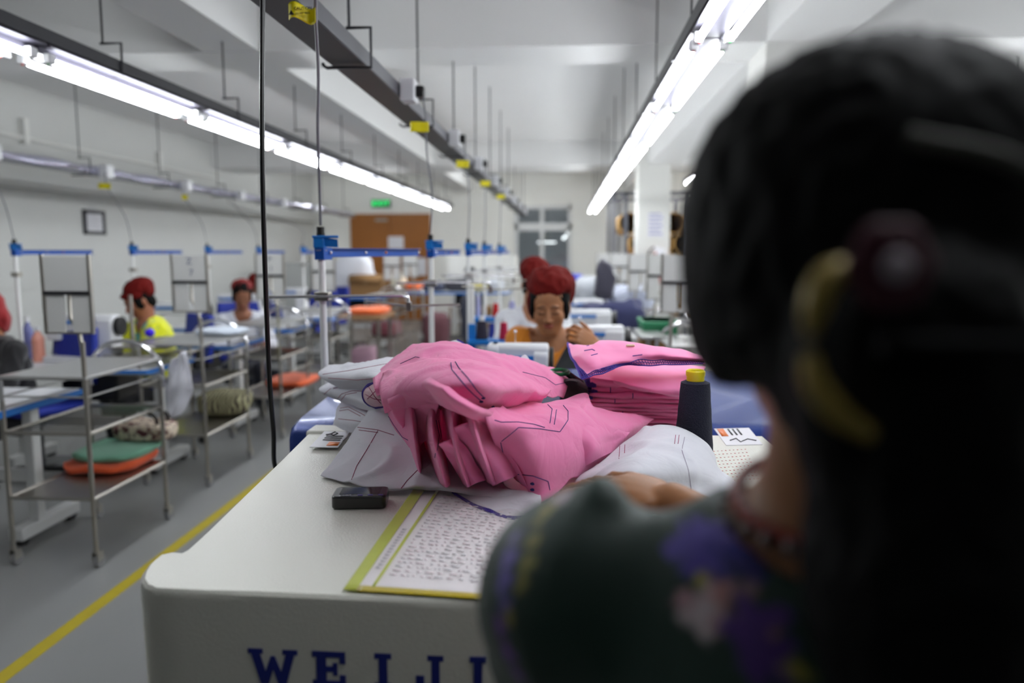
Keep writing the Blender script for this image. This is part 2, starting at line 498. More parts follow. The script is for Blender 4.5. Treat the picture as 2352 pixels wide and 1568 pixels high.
def flag(name, c, w, h, label, group, txt=True, wav=0):
    """yellow caution label wrapped round a cable"""
    P = []
    for j in range(7):
        row = []
        for i in range(17):
            u = i/16; v = j/6
            row.append(Vector((c[0]-w*(1-u), c[1]-.012*math.sin(u*7)*(1 if wav else .2), c[2]+h*(v-.5)+(.007*math.sin(u*5+.5)*(1 if wav else .1)))))
        P.append(row)
    o = MB().grid(P).build(name, m_yel, solid=.0008)
    tag(o, label, 'label', group)
    if txt:
        text_mesh('CAUTION', h*.26, 'lettering', m_black, Matrix.Translation((c[0]-w*.42, c[1]-.014, c[2]+h*.2)) @ Matrix.Rotation(math.pi/2, 4, 'X'), o)
        text_mesh('DO NOT PRESS', h*.14, 'lettering', m_black, Matrix.Translation((c[0]-w*.42, c[1]-.016, c[2]-h*.12)) @ Matrix.Rotation(math.pi/2, 4, 'X'), o)
        MB().add([(c[0]-w*.93, c[1]-.016, c[2]-h*.2), (c[0]-w*.73, c[1]-.016, c[2]-h*.2), (c[0]-w*.83, c[1]-.016, c[2]+h*.1)], [(0, 1, 2)]).build('warning_mark', m_black, o, solid=.0005)
    return o
# far left trunk wrapped in shiny foil
lt = thing('cable_trunk', 'cable trunk wrapped in shiny plastic film near the left wall', 'cable trunk')
XT = -3.74; zt0 = CAM.z+.60
m_foil = M('foil_wrap', (205, 205, 226), .16, .85, bump=.6, bscale=14)
MB().box((XT-.05, 2.6, zt0), (XT+.05, 13.4, zt0+.05)).build('trunk', m_trunk, lt, bevel=.003)
P = []
for j in range(9):
    an = -.4+j/8*(math.pi*1.1)
    P.append([Vector((XT+.06*math.cos(an)+.004*math.sin(i*1.7+j), 2.6+i*.1, zt0+.03+.045*math.sin(an)+.008*math.sin(i*.9+j*.5))) for i in range(108)])
MB().grid(P).build('film_wrap', m_foil, lt, solid=.001)
for i in range(9):
    h = MB(); hanger(h, XT-.0, 3.4+i*1.18, zt0, zt0+.05); h.build('hanger', m_dark, lt)
for y in (4.72, 5.95, 7.25, 8.5, 9.8, 11.1):
    MB().box((XT+.055, y-.05, zt0-.02), (XT+.13, y+.05, zt0+.085)).build('socket_box', m_white, lt, bevel=.008)
rebase(lt, (XT, 2.6, zt0))
# small lamp far away on the right, lit tube lamp over the racks
fl = thing('tube_lamp', 'small lit lamp seen beside the head above the roll racks', 'lamp')
p = at(1597, 405, 12.6)
MB().box((p.x-.03, 12.5, p.z), (p.x+.12, 13.6, p.z+.04)).build('housing', m_refl, fl)
MB().tube([(p.x+.02, 12.5, p.z-.02), (p.x+.02, 13.6, p.z-.02)], .02, 8).build('tube', m_tube, fl)
h = MB().tube([(p.x+.05, 13, p.z+.03), (p.x+.05, 13, ZC)], .005, 6).build('hanger', m_dark, fl)
rebase(fl, (p.x, 13, p.z))
# exit sign
es = thing('exit_sign', 'green lit exit sign above the wooden door', 'sign')
p0 = at(856, 461, YB-.04); p1 = at(895, 474, YB-.04)
MB().box((p0.x-.02, YB-.07, p1.z-.02), (p1.x+.02, YB, p0.z+.02)).build('sign_box', M('exit_green', (10, 70, 40), .4), es, bevel=.006)
text_mesh('EXIT', (p0.z-p1.z)*1.25, 'lettering', M('exit_glow', (60, 230, 120), .4, emit=(40, 240, 120), estr=.7),
          Matrix.Translation(((p0.x+p1.x)/2, YB-.073, (p0.z+p1.z)/2)) @ Matrix.Rotation(math.pi/2, 4, 'X') @ Matrix.Diagonal((1.25, 1, 1, 1)), es)
rebase(es, ((p0.x+p1.x)/2, YB, p1.z))
# framed notice on the left wall
a = onx(192, 481, XL+.02); b = onx(243, 539, XL+.02)
fn = thing('picture_frame', 'dark framed notice hanging on the left wall', 'picture frame')
q = MB(); t = .035
q.box((XL, a.y, b.z), (XL+.03, b.y, b.z+t)).box((XL, a.y, a.z-t), (XL+.03, b.y, a.z)).box((XL, a.y, b.z), (XL+.03, a.y+t, a.z)).box((XL, b.y-t, b.z), (XL+.03, b.y, a.z))
q.build('frame', m_dark, fn, bevel=.003)
MB().box((XL, a.y+t*.8, b.z+t*.8), (XL+.012, b.y-t*.8, a.z-t*.8)).build('notice', M('paper', (222, 222, 226), .7), fn)
q = MB()
for k in range(9): q.box((XL+.012, a.y+.07, b.z+.07+k*.028), (XL+.0125, b.y-.07-(k % 3)*.03, b.z+.075+k*.028))
q.build('lettering', M('print_grey', (150, 150, 160), .7), fn)
rebase(fn, (XL, (a.y+b.y)/2, b.z))

# warm lamp beyond the glass, and a glowing tube put in as a lamp reflection
for (px, py, lb_) in ((1256, 556, 'warm lamp seen through the glazing in the room beyond'), (1299, 543, 'white glowing tube put in as a lamp reflection in the right pane')):
    fl = thing('tube_lamp', lb_, 'lamp')
    p = at(px, py, YB+2.2)
    wx = .2 if px < 1290 else .04
    MB().box((p.x-wx, YB+2.0, p.z+.01), (p.x+wx, YB+2.4, p.z+.04)).build('housing', m_refl, fl)
    MB().tube([(p.x-wx, YB+2.1, p.z-.0), (p.x+wx, YB+2.15, p.z+.0)] if wx > .1 else [(p.x-.05, YB+2.0, p.z-.05), (p.x+.04, YB+2.4, p.z+.06)], .028 if wx < .1 else .018, 8).build('tube', wmat('warm_glow' if wx > .1 else 'reflection_glow', 1.3), fl)
    MB().tube([(p.x, YB+2.2, p.z+.03), (p.x, YB+2.2, 2.92)], .005, 6).build('hanger', m_dark, fl)
    rebase(fl, (p.x, YB+2.2, p.z))

# unseen ceiling lamps added above the line of sight to brighten the back wall
for k, x in enumerate((-3.6, -.9, 2.6)):
    cl = thing('added_ceiling_lamp', 'added twin tube ceiling lamp in the last bay, %s' % ['nearest the left wall', 'middle one', 'nearest the right wall'][k], 'lamp', (x, 13.3, ZC), group='added ceiling lamps of the last bay')
    MB().box((-.6, -.06, -.05), (.6, .06, 0)).build('housing', m_refl, cl, bevel=.004)
    for y in (-.035, .035): MB().tube([(-.58, y, -.065), (.58, y, -.065)], .013, 8).build('tube', m_tube, cl)
cl = thing('added_ceiling_lamp', 'added tube ceiling lamp in the room beyond the glazing', 'lamp', (-.4, YB+1.0, 2.92))  # unseen lamp added to light the room behind the glass
MB().box((-.9, -.06, -.05), (.9, .06, 0)).build('housing', m_refl, cl, bevel=.004)
for y in (-.04, .04): MB().tube([(-.88, y, -.065), (.88, y, -.065)], .016, 8).build('tube', m_tube, cl)
# ------------------------------------------------------------------ the big machine in front
ZT = .95
o2 = lambda px, py: onz(px, py, ZT)
outline_px = [(720, 984), (640, 1062), (560, 1137), (480, 1212), (425, 1262), (408, 1271), (385, 1269), (362, 1274), (342, 1290), (326, 1312), (322, 1330), (330, 1344), (350, 1352), (420, 1356), (600, 1363), (800, 1371), (1000, 1379), (1120, 1382), (1250, 1385)]
OL = [o2(*p) for p in outline_px]
XRM = .50
OL.append(Vector((XRM-.05, OL[-1].y-.0, ZT))); OL.append(Vector((XRM, OL[-1].y+.05, ZT))); OL.append(Vector((XRM-.03, OL[0].y, ZT)))
m_cab = M('cabinet_enamel', (222, 222, 212), .3, bump=.12, bscale=260, spec=.5)
m_text = M('lettering_blue', (14, 34, 132), .45)
machine = thing('sewing_cabinet', 'large white enamel machine cabinet with blue lettering in the foreground', 'machine')
mb = MB(); n = len(OL); cx = sum(p.x for p in OL)/n; cy = sum(p.y for p in OL)/n
zl = [ZT, ZT-.004, ZT-.012, .55, .12]; sh = [(.0, .006), (.0, .001), (0, 0), (0, .006), (0, .02)]
vs = []
for z, (a, ins) in zip(zl, sh):
    for p in OL:
        d = Vector((cx-p.x, cy-p.y, 0)); d.normalize()
        vs.append((p.x+d.x*ins, p.y+d.y*ins, z))
fs = [tuple(range(n))]
for j in range(len(zl)-1):
    for i in range(n): fs.append((j*n+i, j*n+(i+1) % n, (j+1)*n+(i+1) % n, (j+1)*n+i))
fs.append(tuple((len(zl)-1)*n+i for i in range(n)))
mb.add(vs, fs); mb.build('cabinet_body', m_cab, machine)
MB().box((-.5, 1.05, 0), (.45, 1.8, .14)).build('plinth', m_dark, machine, bevel=.01)
# front lettering
A, B = o2(350, 1352), o2(1120, 1382)
fd = (B-A).normalized(); fn_ = Vector((fd.y, -fd.x, 0))
def face_pt(px, py):
    d = ray(px, py); t = (A-fn_*-.0 - CAM).dot(fn_)/d.dot(fn_); return CAM+d*t
def glyph(poly_list, px0, px1, pyt, hgt, name='lettering'):
    a = face_pt(px0, pyt); b = face_pt(px1, pyt); wd = (b-a).dot(fd)
    m = MB()
    for poly in poly_list:
        m.prism(poly, lambda u, v, sd: a + fd*(u*wd) - Vector((0, 0, 1))*((1-v)*hgt) + fn_*(.0016 if sd else -.004))
    return m.build(name, m_text, machine, smooth=False)
rect = lambda x0, y0, x1, y1: [(x0, y0), (x1, y0), (x1, y1), (x0, y1)]
HL = .0475
glyph([[(0, 1), (.30, 1), (.30, .86), (.24, .86), (.34, .35), (.46, .8), (.54, .8), (.66, .35), (.76, .86), (.70, .86), (.70, 1), (1, 1), (1, .86), (.94, .86), (.76, 0), (.60, 0), (.5, .42), (.40, 0), (.24, 0), (.06, .86), (0, .86)]], 570, 683, 1487, HL)
glyph([rect(0, 0, 1, .17), rect(0, .83, 1, 1), rect(.12, .17, .42, .83), rect(.42, .42, .68, .58), rect(.82, .17, 1, .34), rect(.82, .66, 1, .83), rect(.62, .32, .76, .68)], 717, 793, 1493, HL)
glyph([rect(0, 0, 1, .16), rect(0, .84, 1, 1), rect(.24, .16, .76, .84)], 860, 899, 1498, HL)
glyph([rect(.42, .84, 1, 1), rect(.56, .2, .86, .84), [(0, 0), (.7, 0), (.86, .1), (.86, .2), (.5, .2), (.3, .18), (.3, .42), (0, .42)]], 955, 1019, 1502, HL)
glyph([rect(0, 0, 1, .16), rect(0, .84, 1, 1), rect(.24, .16, .76, .84)], 1079, 1116, 1507, HL)
glyph([rect(0, 0, 1, .17), rect(0, .83, 1, 1), rect(.12, .17, .42, .83), rect(.42, .42, .68, .58), rect(.82, .17, 1, .34), rect(.82, .66, 1, .83)], 1185, 1262, 1512, HL)
# raised corner block at the rear left and stickers
MB().box((OL[0].x-.003, OL[0].y-.05, ZT-.04), (OL[0].x+.3, OL[0].y+.02, ZT+.006)).build('rear_lip', m_cab, machine, bevel=.006)
m_paper = M('sticker_paper', (226, 226, 232), .4)
m_orange = M('sticker_orange', (232, 120, 40), .4)
m_ink = M('ink_black', (25, 25, 30), .6); m_rink = M('ink_red', (200, 60, 60), .6)
def sticker(quad, parent, z, up=.0012):
    P = [onz(px, py, z+up) for px, py in quad]
    MBo = MB().add([(p.x, p.y, z+up) for p in P]+[(p.x, p.y, z) for p in P], [(0, 1, 2, 3), (7, 6, 5, 4), (0, 4, 5, 1), (1, 5, 6, 2), (2, 6, 7, 3), (3, 7, 4, 0)])
    st = MBo.build('warning_sticker', m_paper, parent, smooth=False)
    return st, P
def quadpt(P, u, v, dz=.0007):
    a = P[0].lerp(P[1], u); b = P[3].lerp(P[2], u); p = a.lerp(b, v); return Vector((p.x, p.y, p.z+dz))
zs = ZT+.0062
st, P = sticker([(711, 1026), (745, 990), (803, 991), (776, 1027)], machine, ZT+.0065)
MB().add([quadpt(P, .08, .55), quadpt(P, .30, .55), quadpt(P, .30, .95), quadpt(P, .08, .95)], [(0, 1, 2, 3)]).build('orange_panel', m_orange, st, solid=.0004)
q = MB()
for k in range(3): q.add([quadpt(P, .40+.12*k, .25), quadpt(P, .46+.12*k, .25), quadpt(P, .46+.12*k, .9), quadpt(P, .40+.12*k, .9)], [(0, 1, 2, 3)])
q.tube([quadpt(P, .75, .2), quadpt(P, .8, .35), quadpt(P, .72, .5), quadpt(P, .85, .6), quadpt(P, .95, .45), quadpt(P, .8, .35)], .0014, 5)
q.build('lettering', m_ink, st, solid=.0003)
MB().tube([quadpt(P, .3, 1.05, .003), quadpt(P, .9, 1.25, .004)], .0008, 6).ball(quadpt(P, .9, 1.25, .005), .005).build('pin', m_black, machine)
st, P = sticker([(1645, 985), (1660, 986), (1745, 1012), (1712, 1030)][0:0] or [(1640, 984), (1720, 982), (1752, 1020), (1668, 1022)], machine, ZT+.0001)
MB().add([quadpt(P, .06, .04), quadpt(P, .25, .04), quadpt(P, .25, .5), quadpt(P, .06, .5)], [(0, 1, 2, 3)]).build('orange_panel', m_orange, st, solid=.0004)
q = MB()
for k in range(3): q.add([quadpt(P, .35+.13*k, .06), quadpt(P, .40+.13*k, .06), quadpt(P, .40+.13*k, .45), quadpt(P, .35+.13*k, .45)], [(0, 1, 2, 3)])
q.tube([quadpt(P, .2, .75), quadpt(P, .4, .65), quadpt(P, .45, .85), quadpt(P, .7, .7), quadpt(P, .9, .8)], .0014, 5)
q.build('lettering', m_ink, st, solid=.0003)
q = MB()
for k in range(9):
    for j in range(10):
        a = onz(1640+k*9+j*3.2, 1036+j*7.5-k*.6, ZT+.0006)
        q.cbox(a, (.003, .0016 if (j+k) % 3 else .0030, .0004))
q.build('printed_notice', m_rink, machine, smooth=False)

# blue machine bed behind the cabinet
bed = thing('machine_bed', 'glossy blue rounded machine bed behind the white cabinet', 'machine bed')
m_bed = M('bed_blue', (34, 62, 140), .25, .25, bump=.1, bscale=300, coat=.3)
prof = [(1.86, .88), (1.865, .915), (1.885, .94), (1.93, .95), (2.2, .963), (2.42, .985), (2.47, 1.0), (2.50, .99), (2.505, .93), (2.505, .60), (1.86, .60)]
bx = MB()
xs = [(-.705, .03), (-.70, .012), (-.685, .0), (.62, 0), (.635, .012), (.64, .03)]
rows = []
for (x, dp) in xs: rows.append([Vector((x, min(max(y, 1.86+dp*.6), 2.505-dp*.6), z-dp if z > .7 else z)) for y, z in prof])
bx.grid([r+[r[0]] for r in rows])
bx.add(rows[0], [tuple(range(len(prof)))]); bx.add(rows[-1], [tuple(range(len(prof)-1, -1, -1))])
bx.build('bed_body', m_bed, bed)
MB().box((-.6, 1.95, 0), (-.52, 2.4, .61)).box((.45, 1.95, 0), (.53, 2.4, .61)).box((-.6, 2.12, .1), (.53, 2.2, .2)).build('stand_frame', m_wmetal, bed, bevel=.01)
rebase(bed, (0, 2.2, 0))
rebase(machine, (0, 1.3, 0))

# ------------------------------------------------------------------ cloth sheets
def cr1(P, t):
    n = len(P)-1; i = min(int(t), n-1); f = t-i
    g = lambda k: P[k] if 0 <= k <= n else (P[0]*2-P[1] if k < 0 else P[n]*2-P[n-1])
    a, b, c, d = g(i-1), g(i), g(i+1), g(i+2)
    return .5*((2*b)+(c-a)*f+(2*a-5*b+4*c-d)*f*f+(3*b-a-3*c+d)*f**3)
def cloth(name, rows, mat, label, cat='garment piece', group=None, nu=64, nv=48, wr=.003, ws=14, seed=0, thick=.0014, lin=False, zmin=ZT+.0015, edge=0):
    """rows of (px, py, height over the cabinet top): one cloth sheet lying in folds"""
    C = [[onz(px, py, ZT+h) for (px, py, h) in r] for r in rows]
    P = []
    for j in range(nv+1):
        tv = j/nv*(len(C)-1)
        row = []
        for i in range(nu+1):
            tu = i/nu*(len(C[0])-1)
            if lin:
                i0 = min(int(tu), len(C[0])-2); f = tu-i0
                line = [r[i0].lerp(r[i0+1], f) for r in C]
            else: line = [cr1(r, tu) for r in C]
            p = cr1(line, tv)
            q = Vector((p.x*ws+seed*3.1, p.y*ws*.8, p.z*ws*.6+seed))
            a = noise.noise(q)+.5*noise.noise(q*2.3)
            ridge = (1-2*abs(noise.noise(q*.8+Vector((7, 3, 1)))))
            cr_ = abs(noise.noise(q*.55+Vector((2, 9, 4))))
            p = p + Vector((0, -.5, 1))*wr*(a+.8*ridge-.4+1.5*max(0, .16-cr_)/.16)
            if edge and (j in (0, nv) or i in (0, nu)): p = p + Vector((noise.noise(p*160), noise.noise(p*150), 0))*.0012
            if zmin is not None and p.z < zmin: p.z = zmin + .0002*noise.noise(p*40)
            row.append(p)
        P.append(row)
    m = MB().grid(P)
    o = m.build(name, mat, solid=thick)
    tag(o, label, cat, group)
    o['_'] = 0; del o['_']
    o_b = BVHTree.FromPolygons([Vector(v) for v in m.v], m.f)
    return o, P, o_b
def on_cloth(bvh, pts_px, off=.0016, sub=6, mx=99):
    out = []
    dense = []
    for a, b in zip(pts_px[:-1], pts_px[1:]):
        for k in range(sub): dense.append((a[0]+(b[0]-a[0])*k/sub, a[1]+(b[1]-a[1])*k/sub))
    dense.append(pts_px[-1])
    for (px, py) in dense:
        d = ray(px, py).normalized(); h = bvh.ray_cast(CAM, d)
        if h[0] is None: continue
        nn = h[1] if h[1].dot(d) < 0 else -h[1]
        p = h[0]+nn*off
        if out and (p-out[-1]).length > .05: continue
        out.append(p)
    return out
m_navy = M('thread_navy', (44, 40, 110), .8); m_maroon = M('thread_maroon', (150, 50, 90), .8)
m_purple = M('overlock_thread', (84, 66, 168), .85, var=.35, vscale=420, bump=.6, bscale=500)
def stitch(o, bvh, lines, mat=m_navy, r=.0006, name='stitching', dash=False):
    m = MB()
    for L in lines:
        p = on_cloth(bvh, L, off=.0012)
        if len(p) > 1: m.tube(p, r, 5)
    if m.v: return m.build(name, mat, o)
def edge_frames(P, which, rng=None):
    """points of one edge of a cloth grid with the direction into the cloth and its outer normal"""
    nj, ni = len(P)-1, len(P[0])-1; out = []
    idx = {'left': [(j, 0, j, 3) for j in range(nj+1)], 'right': [(j, ni, j, ni-3) for j in range(nj+1)],
           'last': [(nj, i, nj-3, i) for i in range(ni+1)], 'first': [(0, i, 3, i) for i in range(ni+1)]}[which]
    if rng: idx = idx[rng[0]:rng[1]]
    pts = [P[a][b] for a, b, c, d in idx]
    for k, (a, b, c, d) in enumerate(idx):
        t = (pts[min(k+1, len(pts)-1)]-pts[max(k-1, 0)]).normalized(); inn = (P[c][d]-P[a][b]).normalized()
        n = t.cross(inn).normalized()
        if n.dot(CAM-P[a][b]) < 0: n = -n
        out.append((P[a][b], inn, n))
    return out
def overlock(o, fr, w=.004, name='overlocked_edge', mat=None):
    """a band of serged thread along a cloth edge: two cords, a zigzag and a chain"""
    m = MB(); n = len(fr); L = [0]
    for a, b in zip(fr[:-1], fr[1:]): L.append(L[-1]+(b[0]-a[0]).length)
    def P_(sL, off, up=.0016):
        k = 0
        while k < n-2 and L[k+1] < sL: k += 1
        f = (sL-L[k])/max(L[k+1]-L[k], 1e-9)
        p = fr[k][0].lerp(fr[k+1][0], f); c = fr[k][1].lerp(fr[k+1][1], f); nn = fr[k][2].lerp(fr[k+1][2], f)
        return p + c*off + nn*up
    N = max(6, int(L[-1]/.0026)); path = []
    for i in range(N): path.append(P_(L[-1]*i/N, (w if i % 2 else -.0005)*rnd.uniform(.9, 1.1)))
    m.tube(path, .0008, 4)
    m.tube([P_(L[-1]*i/(N//2), w) for i in range(N//2)], .0010, 4)
    m.tube([P_(L[-1]*i/(N//2), -.0005) for i in range(N//2)], .0016, 5)
    m.tube([P_(L[-1]*i/N, w*(.45+.14*(i % 2))) for i in range(N)], .0009, 4)
    return m.build(name, mat or m_purple, o)
def cmat(name, rgb, **k):
    m = M(name, rgb, .82, bump=.10, bscale=900, sheen=.25, **k)
    b = m.node_tree.nodes['Principled BSDF']
    return m
def translucent(m, f=.25):
    nt = m.node_tree; b = nt.nodes['Principled BSDF']; out = nt.nodes['Material Output']
    t = nt.nodes.new('ShaderNodeBsdfTranslucent'); mx = nt.nodes.new('ShaderNodeMixShader'); mx.inputs[0].default_value = f
    t.inputs[0].default_value = b.inputs['Base Color'].default_value
    nt.links.new(b.outputs[0], mx.inputs[1]); nt.links.new(t.outputs[0], mx.inputs[2]); nt.links.new(mx.outputs[0], out.inputs[0])
    return m
m_pink = translucent(cmat('pink_cloth', (255, 148, 200)), .26)
def creases(m, sc, st):
    nt = m.node_tree; b = nt.nodes['Principled BSDF']; tc = nt.nodes.new('ShaderNodeTexCoord')
    n = nt.nodes.new('ShaderNodeTexNoise'); n.inputs['Scale'].default_value = sc; n.inputs['Detail'].default_value = 3; n.inputs['Distortion'].default_value = 1.2
    mp = nt.nodes.new('ShaderNodeMath'); mp.operation = 'SUBTRACT'; mp.inputs[1].default_value = .5
    ab = nt.nodes.new('ShaderNodeMath'); ab.operation = 'ABSOLUTE'
    bp = nt.nodes.new('ShaderNodeBump'); bp.inputs['Strength'].default_value = st; bp.inputs['Distance'].default_value = .012
    nt.links.new(tc.outputs['Object'], n.inputs['Vector']); nt.links.new(n.outputs['Fac'], mp.inputs[0]); nt.links.new(mp.outputs[0], ab.inputs[0]); nt.links.new(ab.outputs[0], bp.inputs['Height'])
    old = b.inputs['Normal'].links[0].from_socket
    nt.links.new(old, bp.inputs['Normal']); nt.links.new(bp.outputs['Normal'], b.inputs['Normal'])
    return m
creases(m_pink, 13, .55)
m_pink2 = cmat('pink_twill', (255, 146, 196))
m_wcloth = translucent(cmat('white_cloth', (228, 228, 236)), .18)
creases(m_wcloth, 12, .4)
G = 'pink cut pieces heaped on the white cabinet'
# heap
sA = cloth('pink_cloth_piece', [
 [(880, 862, .08), (960, 822, .12), (1040, 812, .13), (1130, 826, .12), (1230, 848, .09), (1312, 872, .05)],
 [(860, 864, .14), (948, 797, .205), (1030, 791, .215), (1120, 805, .20), (1220, 834, .165), (1309, 864, .12)],
 [(858, 884, .165), (945, 838, .20), (1040, 815, .218), (1130, 828, .205), (1215, 856, .165), (1303, 890, .115)],
 [(866, 908, .15), (940, 880, .185), (1040, 870, .19), (1130, 884, .175), (1210, 905, .14), (1294, 916, .095)]],
 m_pink, 'large pink piece arching over the back of the heap with its corner flap at right', group=G, seed=1, wr=.004)
stitch(sA[0], sA[2], [[(1200, 855), (1252, 868), (1275, 884), (1296, 880)], [(920, 836), (955, 820), (964, 822)]])
sB = cloth('pink_cloth_piece', [
 [(880, 862, .172), (955, 830, .215), (1050, 824, .229), (1130, 838, .222), (1205, 866, .188), (1266, 895, .150)],
 [(872, 884, .178), (950, 858, .217), (1040, 856, .240), (1115, 872, .232), (1190, 897, .19), (1258, 908, .142)],
 [(876, 918, .165), (940, 898, .20), (1030, 898, .218), (1105, 912, .208), (1170, 925, .165), (1246, 924, .118)],
 [(884, 948, .12), (935, 940, .15), (1020, 946, .15), (1100, 950, .15), (1160, 950, .12), (1236, 944, .09)]],
 m_pink, 'pink piece with navy chevron stitching folded over the heap top', group=G, seed=2, wr=.004)
stitch(sB[0], sB[2], [[(1036, 834), (1038, 850), (1060, 876), (1085, 902), (1106, 920)], [(1046, 832), (1054, 846), (1075, 870), (1095, 895), (1112, 912)], [(1094, 828), (1090, 860), (1112, 888), (1142, 920), (1134, 932)]], r=.0008)
q = MB()
for (px, py) in ((1106, 920), (1110, 912), (1132, 932)):
    h = on_cloth(sB[2], [(px-1, py), (px+1, py)])
    for p in h[:1]: q.ball(p, (.0035, .0025, .002), 8, 6)
if q.v: q.build('thread_knot', m_navy, sB[0])
sB2 = cloth('pink_cloth_piece', [
 [(888, 905, .168), (930, 870, .198), (985, 858, .215), (1030, 866, .222), (1060, 892, .205)],
 [(892, 925, .168), (935, 893, .2), (985, 878, .214), (1025, 890, .216), (1075, 925, .18)],
 [(905, 955, .13), (950, 915, .178), (1000, 900, .204), (1040, 918, .196), (1090, 950, .15)],
 [(925, 985, .09), (960, 950, .125), (1010, 940, .15), (1050, 955, .15), (1085, 962, .13)]],
 m_pink, 'rosy arched pink fold under the chevron piece on the left of the heap', group=G, seed=11, wr=.003)
# left drape
sC = cloth('pink_cloth_piece', [
 [(858, 872, .145), (880, 880, .17), (915, 905, .18), (960, 905, .19), (1010, 920, .185)],
 [(868, 905, .12), (895, 920, .145), (920, 930, .15), (960, 945, .15), (1000, 960, .145)],
 [(884, 945, .07), (905, 955, .10), (930, 965, .112), (955, 980, .11), (985, 1000, .10)],
 [(871, 998, .012), (905, 1024, .014), (924, 1030, .03), (945, 1032, .05), (958, 1040, .05)]],
 m_pink, 'pink piece hanging down the left face of the heap over white cloth', group=G, seed=3, wr=.003)
stitch(sC[0], sC[2], [[(890, 950), (905, 975), (925, 1003), (938, 1010)], [(884, 948), (900, 980), (920, 1008), (935, 1025)]])
# fan folds in the centre
top0 = [(915, 890, .175), (945, 896, .18), (970, 900, .185), (995, 908, .185), (1018, 912, .185), (1040, 918, .185), (1062, 924, .18), (1085, 930, .176), (1108, 934, .172), (1130, 940, .165)]
top = [(915, 925, .145), (945, 932, .158), (968, 938, .142), (992, 946, .160), (1014, 950, .145), (1038, 958, .166), (1060, 962, .150), (1085, 965, .168), (1108, 966, .152), (1130, 968, .160)]
mid = [(925, 985, .06), (950, 1000, .115), (968, 1005, .055), (998, 1020, .12), (1020, 1022, .055), (1048, 1030, .118), (1075, 1030, .055), (1105, 1035, .115), (1130, 1025, .060), (1165, 1030, .10)]
bot = [(952, 1065, .010), (966, 1094, .024), (985, 1080, .006), (1024, 1120, .028), (1046, 1095, .006), (1075, 1118, .030), (1100, 1095, .006), (1134, 1114, .034), (1160, 1090, .006), (1210, 1118, .03)]
sD = cloth('pink_cloth_piece', [top0, top, mid, bot], m_pink, 'pink piece falling in fanned vertical pleats at the heap centre', group=G, nu=150, nv=40, seed=4, wr=.0025)
stitch(sD[0], sD[2], [[(965, 950), (972, 990), (960, 1030)], [(1000, 965), (1008, 1000), (1000, 1050)], [(1006, 965), (1012, 1000), (1004, 1055)]])
sE = cloth('pink_cloth_piece', [
 [(1044, 986, .150), (1070, 975, .155), (1100, 968, .155), (1122, 962, .150)],
 [(1058, 1018, .110), (1088, 1006, .130), (1120, 998, .128), (1146, 998, .115)],
 [(1092, 1066, .058), (1118, 1052, .092), (1150, 1044, .090), (1176, 1040, .080)],
 [(1132, 1116, .022), (1158, 1106, .045), (1184, 1094, .045), (1212, 1082, .036)]],
 m_pink, 'squared pink strip hanging in front of the pleats, corner pointing down', group=G, seed=5, wr=.002)
sE2 = cloth('pink_cloth_piece', [
 [(1008, 1020, .125), (1026, 1012, .13), (1050, 1004, .128)],
 [(1026, 1046, .09), (1050, 1036, .108), (1074, 1034, .10)],
 [(1052, 1088, .045), (1072, 1078, .066), (1096, 1072, .06)],
 [(1072, 1118, .022), (1096, 1112, .034), (1126, 1098, .032)]],
 m_pink, 'smaller pink strip hanging just left of the squared strip', group=G, seed=6, wr=.002)
# long roll crossing the heap
sG = cloth('pink_cloth_piece', [
 [(955, 880, .196), (985, 868, .226), (1030, 892, .226), (1090, 930, .205), (1140, 950, .165)],
 [(940, 905, .178), (980, 884, .222), (1028, 910, .220), (1085, 944, .198), (1138, 964, .155)],
 [(965, 935, .150), (985, 920, .182), (1030, 940, .185), (1080, 965, .17), (1130, 980, .135)]],
 m_pink, 'rolled pink edge crossing the heap diagonally from upper left', group=G, seed=7, wr=.0025)
# right sheet
sF = cloth('pink_cloth_piece', [
 [(1112, 942, .185), (1195, 930, .14), (1280, 920, .118), (1345, 910, .115), (1362, 935, .095), (1440, 955, .07), (1502, 964, .04)],
 [(1122, 985, .150), (1205, 968, .146), (1285, 955, .128), (1350, 950, .112), (1400, 968, .088), (1455, 975, .065), (1488, 978, .04)],
 [(1145, 1035, .095), (1210, 1018, .115), (1285, 1000, .108), (1350, 995, .092), (1400, 995, .075), (1440, 998, .055), (1468, 998, .034)],
 [(1188, 1096, .040), (1235, 1080, .066), (1292, 1060, .070), (1345, 1045, .058), (1385, 1032, .05), (1420, 1022, .040), (1444, 1018, .028)],
 [(1236, 1154, .014), (1262, 1140, .020), (1296, 1118, .022), (1330, 1092, .022), (1362, 1072, .022), (1392, 1055, .020), (1420, 1040, .018)]],
 m_pink, 'wide pink sheet with navy outline stitching on the right of the heap', group=G, nu=90, nv=60, seed=8, wr=.0045, ws=11)
stitch(sF[0], sF[2], [[(1152, 1012), (1190, 982), (1240, 985), (1285, 992), (1304, 965), (1305, 945), (1288, 925), (1260, 925)], [(1135, 965), (1150, 970), (1190, 970), (1225, 975), (1250, 982)], [(1262, 972), (1268, 940), (1258, 930)], [(1272, 975), (1278, 942)], [(1150, 1015), (1156, 1040)], [(1190, 1088), (1225, 1092), (1258, 1105), (1262, 1125)]], r=.0007)
q = MB()
for (px, py) in ((1226, 1110), (1226, 1124)):
    h = on_cloth(sF[2], [(px-1, py), (px+1, py)])
    for p in h[:1]: q.ball(p, (.0045, .003, .0025), 8, 6)
if q.v: q.build('thread_knot', m_navy, sF[0])
